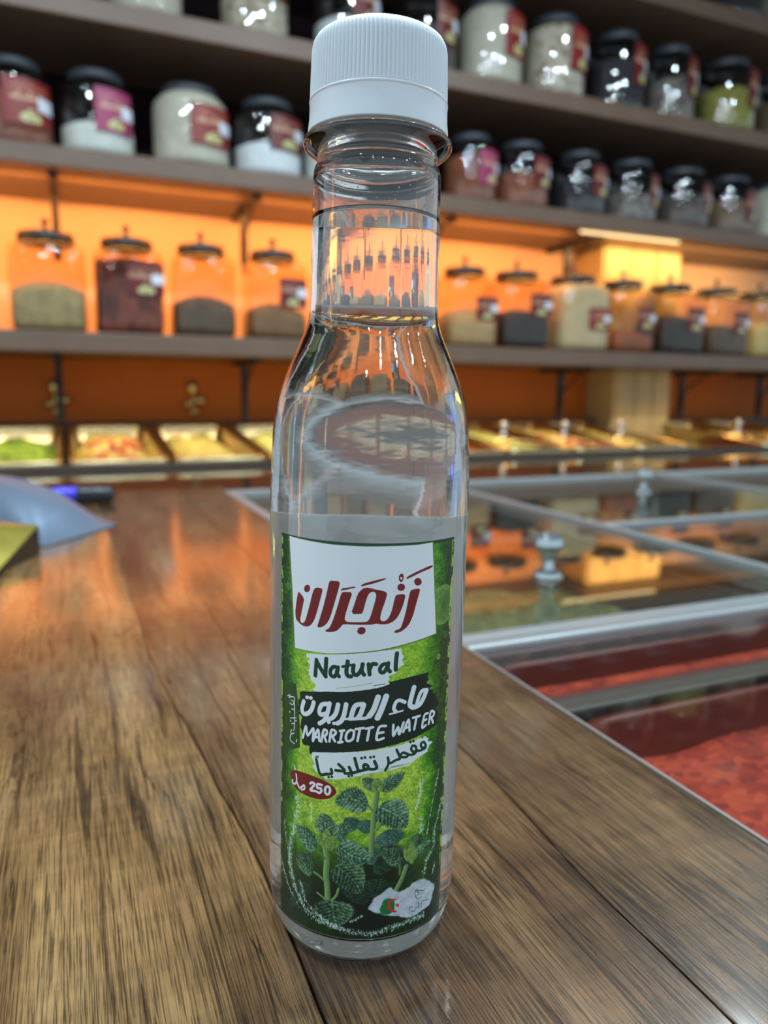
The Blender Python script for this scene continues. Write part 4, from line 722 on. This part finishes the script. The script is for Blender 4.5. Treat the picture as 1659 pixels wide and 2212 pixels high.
for k in range(22): bubble(RS.choice([RS.uniform(1, 9), RS.uniform(38, 50)]), RS.uniform(45, 105), RS.uniform(0.3, 1.2), RS.uniform(0.15, 0.4))
COLS = dict(strip=c_(34, 72, 22), gold=c_(112, 122, 58), white=c_(232, 240, 246), dark=c_(8, 36, 28), green2=c_(120, 170, 70), red=c_(122, 24, 24), dgreen=c_(10, 62, 42), stem=c_(132, 172, 104), stem2=c_(98, 140, 66), cloud=c_(214, 222, 232), flag=c_(10, 120, 62), fred=c_(212, 52, 46), ink=c_(40, 62, 62))
def poly_mask(P, x0, x1, y0, y1, ss=3):
    h, w_ = y1-y0, x1-x0; acc = np.zeros((h, w_))
    P = np.array(P); n = len(P)
    for sy in range(ss):
        ys = y0+np.arange(h)+(sy+0.5)/ss
        for r in range(h):
            y = ys[r]; xs = []
            for i in range(n):
                xa, ya = P[i]; xb, yb = P[(i+1) % n]
                if (ya <= y) != (yb <= y): xs.append(xa+(y-ya)*(xb-xa)/(yb-ya))
            xs.sort()
            for a, b_ in zip(xs[::2], xs[1::2]):
                a -= x0; b_ -= x0; ia, ib = int(max(a, 0)), int(min(b_, w_-1e-6))
                if b_ <= 0 or a >= w_: continue
                if ia == ib: acc[r, ia] += (min(b_, w_)-max(a, 0))
                else:
                    acc[r, ia] += ia+1-max(a, 0); acc[r, ia+1:ib] += 1; acc[r, min(ib, w_-1)] += min(b_, w_)-ib
    return np.clip(acc/ss, 0, 1)
def rnd_poly(P, cut=0.22):      # one round of corner cutting
    q = []
    for i in range(len(P)):
        a, b_ = np.array(P[i]), np.array(P[(i+1) % len(P)]); q += [a+(b_-a)*cut, b_-(b_-a)*cut]
    return [tuple(p) for p in q]
def px(P): return [(x/10*S_, Hp-y/10*S_) for x, y in P]
def bb(P, pad=2):
    X = [p[0] for p in P]; Y = [p[1] for p in P]
    return max(0, int(min(X))-pad), min(Wp, int(max(X))+pad+1), max(0, int(min(Y))-pad), min(Hp, int(max(Y))+pad+1)
def put(mask, col, x0, x1, y0, y1): A[y0:y1, x0:x1] = A[y0:y1, x0:x1]*(1-mask[..., None])+col*mask[..., None]
def do_leaf(tone, B, T, w, curl):
    pal = [((150, 186, 92), (84, 126, 60)), ((138, 178, 140), (26, 68, 48)), ((112, 152, 112), (14, 44, 34)), ((88, 132, 118), (34, 76, 62)), ((40, 84, 62), (10, 34, 26))][tone]
    (bx, by), (tx, ty) = px([B])[0], px([T])[0]; w = w/10*S_*1.28; Ln = math.hypot(tx-bx, ty-by); dx, dy = (tx-bx)/Ln, (ty-by)/Ln
    x0, x1, y0, y1 = bb([(bx-w*.7, by-w*.7), (bx+w*.7, by+w*.7), (tx-w*.7, ty-w*.7), (tx+w*.7, ty+w*.7)])
    yy, xx = np.mgrid[y0:y1, x0:x1]; s = ((xx-bx)*dx+(yy-by)*dy)/Ln; t = (-(xx-bx)*dy+(yy-by)*dx)/(w/2)
    t = t-curl*np.sin(np.pi*np.clip(s, 0, 1)); sc = np.clip(s, 0.0001, 0.9999)
    env = np.sin(np.pi*sc**0.72)**0.62; nser = 8+Ln/22
    ser = 1-0.17*np.abs(np.sin(np.pi*nser*(sc-0.10*np.abs(t))))**0.7
    d = (env*ser-np.abs(t)); inside = np.clip(d*w/2, 0, 1)*((s > 0) & (s < 1))
    v = (sc-0.32*np.abs(t))*nser*0.62; vn = np.abs((v % 1)-0.5)*2         # lateral veins
    crk = vnoise(y1-y0, x1-x0, max(3, (y1-y0)/7), max(3, (x1-x0)/7), 2, int(bx+by), 0.6)
    sh = 0.50+0.30*np.where(t < 0, 1, -1)*np.clip(np.abs(t)*2, 0, 1)*0.6+0.55*(vn-0.55)+1.2*(crk-0.5)
    sh += 0.30*np.clip(1-np.abs(t)/0.05, 0, 1)-0.30*np.clip(1-np.abs(np.abs(t)-0.10)/0.05, 0, 1)
    sh += 0.45*np.clip(1-d/0.09, 0, 1)
    sh = np.clip(sh, 0, 1)[..., None]; hi, lo = c_(*pal[0]), c_(*pal[1]); col = lo+(hi-lo)*sh
    col = col*(1.0+0.25*np.clip(sh-0.75, 0, 1))
    halo = np.clip(1+d*w/2/5, 0, 1)*((s > -.02) & (s < 1.02))*0.45*(1-inside)
    a0 = A[y0:y1, x0:x1]; a0 = a0*(1-halo[..., None]*0.6); A[y0:y1, x0:x1] = a0*(1-inside[..., None])+col*inside[..., None]
def do_stroke(col, wd, P, shade=False):
    Q = px(P); wd = wd/10*S_/2*(1.42 if col is COLS['dgreen'] else 1.30 if col is COLS['white'] else 1.15)
    if len(Q) > 2:      # smooth through the points
        q = [Q[0]]
        for i in range(len(Q)-1):
            a, b_, c, d = Q[max(i-1, 0)], Q[i], Q[i+1], Q[min(i+2, len(Q)-1)]
            for k in range(1, 6):
                t = k/5; q.append(tuple(0.5*(2*b_[n]+(c[n]-a[n])*t+(2*a[n]-5*b_[n]+4*c[n]-d[n])*t*t+(3*b_[n]-a[n]-3*c[n]+d[n])*t**3) for n in (0, 1)))
        Q = q
    x0, x1, y0, y1 = bb(Q, int(wd)+2); yy, xx = np.mgrid[y0:y1, x0:x1]; yy = yy+0.5; xx = xx+0.5; dm = np.full(yy.shape, 1e9); sg = np.zeros(yy.shape)
    for (xa, ya), (xb, yb) in zip(Q[:-1], Q[1:]):
        dx, dy = xb-xa, yb-ya; t = np.clip(((xx-xa)*dx+(yy-ya)*dy)/(dx*dx+dy*dy+1e-9), 0, 1); ex, ey = xx-xa-t*dx, yy-ya-t*dy
        d = np.hypot(ex, ey); up = d < dm; dm = np.where(up, d, dm); sg = np.where(up, ex, sg)
    mk_ = np.clip(wd-dm+0.5, 0, 1)
    if shade:
        k = (0.62+0.5*np.clip(0.5-sg/(2*wd), 0, 1))[..., None]; A[y0:y1, x0:x1] = A[y0:y1, x0:x1]*(1-mk_[..., None])+col*k*mk_[..., None]
    else: put(mk_, col, x0, x1, y0, y1)
# dark undergrowth behind the plants
for (x, y, rx, ry, k) in ((28, 8, 11, 9, .92), (24, 14, 12, 8, .75), (31, 20, 9, 10, .75), (12, 14, 8, 10, .6), (38, 20, 7, 8, .5), (22, 22, 10, 7, .5)):
    d = np.hypot((XM-x)/rx, (YM-y)/ry)+0.5*(n2_-0.5); k_ = (k*(1-sstep(d, 0.35, 1.1)))[..., None]; A = A*(1-k_)+c_(8, 26, 22)*k_
def blur(a, r):
    for ax_ in (0, 1):
        c = np.cumsum(np.pad(a, [(r+1, r) if i == ax_ else (0, 0) for i in (0, 1)], mode='edge'), axis=ax_)
        a = (np.take(c, range(2*r+1, c.shape[ax_]), axis=ax_)-np.take(c, range(0, c.shape[ax_]-2*r-1), axis=ax_))/(2*r+1)
    return a
first = [o for o in OPS if o[0] == 'L' or (o[0] == 'S' and o[1] in ('stem', 'stem2'))]
rest = [o for o in OPS if o not in first and o[0] not in ('W', 'C')]; wat = [o for o in OPS if o[0] == 'W']; soft = [o for o in OPS if o[0] == 'C']
PANEL = [o for o in rest if o[0] == 'P' and o[1] == 'white'][0]
def rag(Q):             # dry-brush ends: short sides torn along the stroke, long sides nearly clean
    q = []
    for i in range(len(Q)):
        a, b_ = np.array(Q[i]), np.array(Q[(i+1) % len(Q)]); L_ = np.hypot(*(b_-a)); k = max(1, int(L_/6)); v = abs(b_[1]-a[1])/(L_+1e-6)
        for j in range(k): q.append(tuple(a+(b_-a)*j/k+np.array((RS.randn()*4.5*v if j else 0, RS.randn()*0.4))))
    return q
def run(o):
    if o[0] == 'P':
        Q = px(o[2]); Q = rnd_poly(Q) if o[1] == 'red' and len(Q) > 6 else Q
        if o[1] in ('white', 'dark') and len(Q) > 18 and o is not PANEL: Q = rag(Q)
        x0, x1, y0, y1 = bb(Q); put(poly_mask(Q, x0, x1, y0, y1), COLS[o[1]], x0, x1, y0, y1)
    elif o[0] == 'S': do_stroke(COLS[o[1]], o[2], o[3], o[1] in ('stem', 'stem2'))
    elif o[0] == 'L': do_leaf(*o[1:])
for o in first: run(o)
for o in wat:       # water splash droplets
    Q = np.array(px(o[1]), float); sp = o[2]/10*S_; seg = np.r_[0, np.cumsum(np.hypot(*np.diff(Q, axis=0).T))]
    for k in range(int(o[3]*2.2)):
        s = RS.rand()*seg[-1]; x = np.interp(s, seg, Q[:, 0])+RS.randn()*sp*0.55; y = np.interp(s, seg, Q[:, 1])+RS.randn()*sp*0.55
        r = abs(RS.randn())*1.0+0.35; xi, yi = int(x), int(y); e = int(3*r)+2
        if not (e < xi < Wp-e and e < yi < Hp-e): continue
        yy, xx = np.mgrid[yi-e:yi+e, xi-e:xi+e]; d = np.hypot(xx-x, (yy-y)/RS.uniform(1, 2.4)); put(np.clip(r-d+0.5, 0, 1)*RS.uniform(0.3, 0.95), c_(214, 232, 226), xi-e, xi+e, yi-e, yi+e)
for o in soft:
    Q = px(o[2]); r = int(o[3]); x0, x1, y0, y1 = bb(Q, 3*r); m_ = poly_mask(Q, x0, x1, y0, y1); m_ = blur(blur(m_, r//2+1), r//2+1)
    nn = vnoise(y1-y0, x1-x0, 12, 16, 4, 9); m_ = np.clip(sstep(m_+0.7*(nn-0.5), 0.25, 0.75), 0, 1)
    put(m_, (COLS[o[1]]*(0.78+0.3*nn[..., None]) if o[1] == 'cloud' else COLS[o[1]]), x0, x1, y0, y1)
for o in rest: run(o)
lab_im = img_new('front_label_art', A)
M['front_label'] = img_mat('front_label', lab_im, 0.34)
def label_shell(name, mat, u0, u1, z0, z1, r_in, r_out, n=72, uvd=True):
    v = []; f = []; R0 = 0.0277
    for i in range(n+1):
        a = (u0+(u1-u0)*i/n)/R0; s, c = math.sin(a), -math.cos(a)
        v += [(r_out*s, r_out*c, z0), (r_out*s, r_out*c, z1), (r_in*s, r_in*c, z0), (r_in*s, r_in*c, z1)]
    for i in range(n):
        k = 4*i; f += [(k, k+4, k+5, k+1), (k+2, k+3, k+7, k+6), (k+1, k+5, k+7, k+3), (k, k+2, k+6, k+4)]
    f += [(0, 1, 3, 2), (4*n, 4*n+2, 4*n+3, 4*n+1)]
    o = mesh_obj(name, v, f, mat, bot, False); me = o.data
    if uvd:
        uv = me.uv_layers.new(name='uv')
        for p in me.polygons:
            for li in p.loop_indices:
                vi = me.loops[li].vertex_index; uv.data[li].uv = ((vi//4)/n, 1.0 if vi % 2 else 0.0)
    return o
label_shell('front_label', M['front_label'], -0.0264, 0.0259, 0.0112, 0.1198, 0.02762, 0.02779)
label_shell('front_label_backing', M['paper_white'], -0.0263, 0.0258, 0.0113, 0.1197, 0.02755, 0.02761, uvd=False)
# white back label, a sheet that lets some light through
m, nt, N, L, b_ = new_mat('back_label'); b_.inputs['Base Color'].default_value = (0.90, 0.93, 0.92, 1); b_.inputs['Roughness'].default_value = 0.5
tr = N.new('ShaderNodeBsdfTranslucent'); tr.inputs[0].default_value = (0.95, 0.98, 0.97, 1); mx = N.new('ShaderNodeMixShader'); mx.inputs[0].default_value = 0.65
L.new(b_.outputs[0], mx.inputs[1]); L.new(tr.outputs[0], mx.inputs[2]); L.new(mx.outputs[0], N['Material Output'].inputs[0]); M['back_label'] = m
label_shell('back_label', m, 0.0870-0.0290, 0.0870+0.0290, 0.0112, 0.1198, 0.02760, 0.02778, uvd=False)
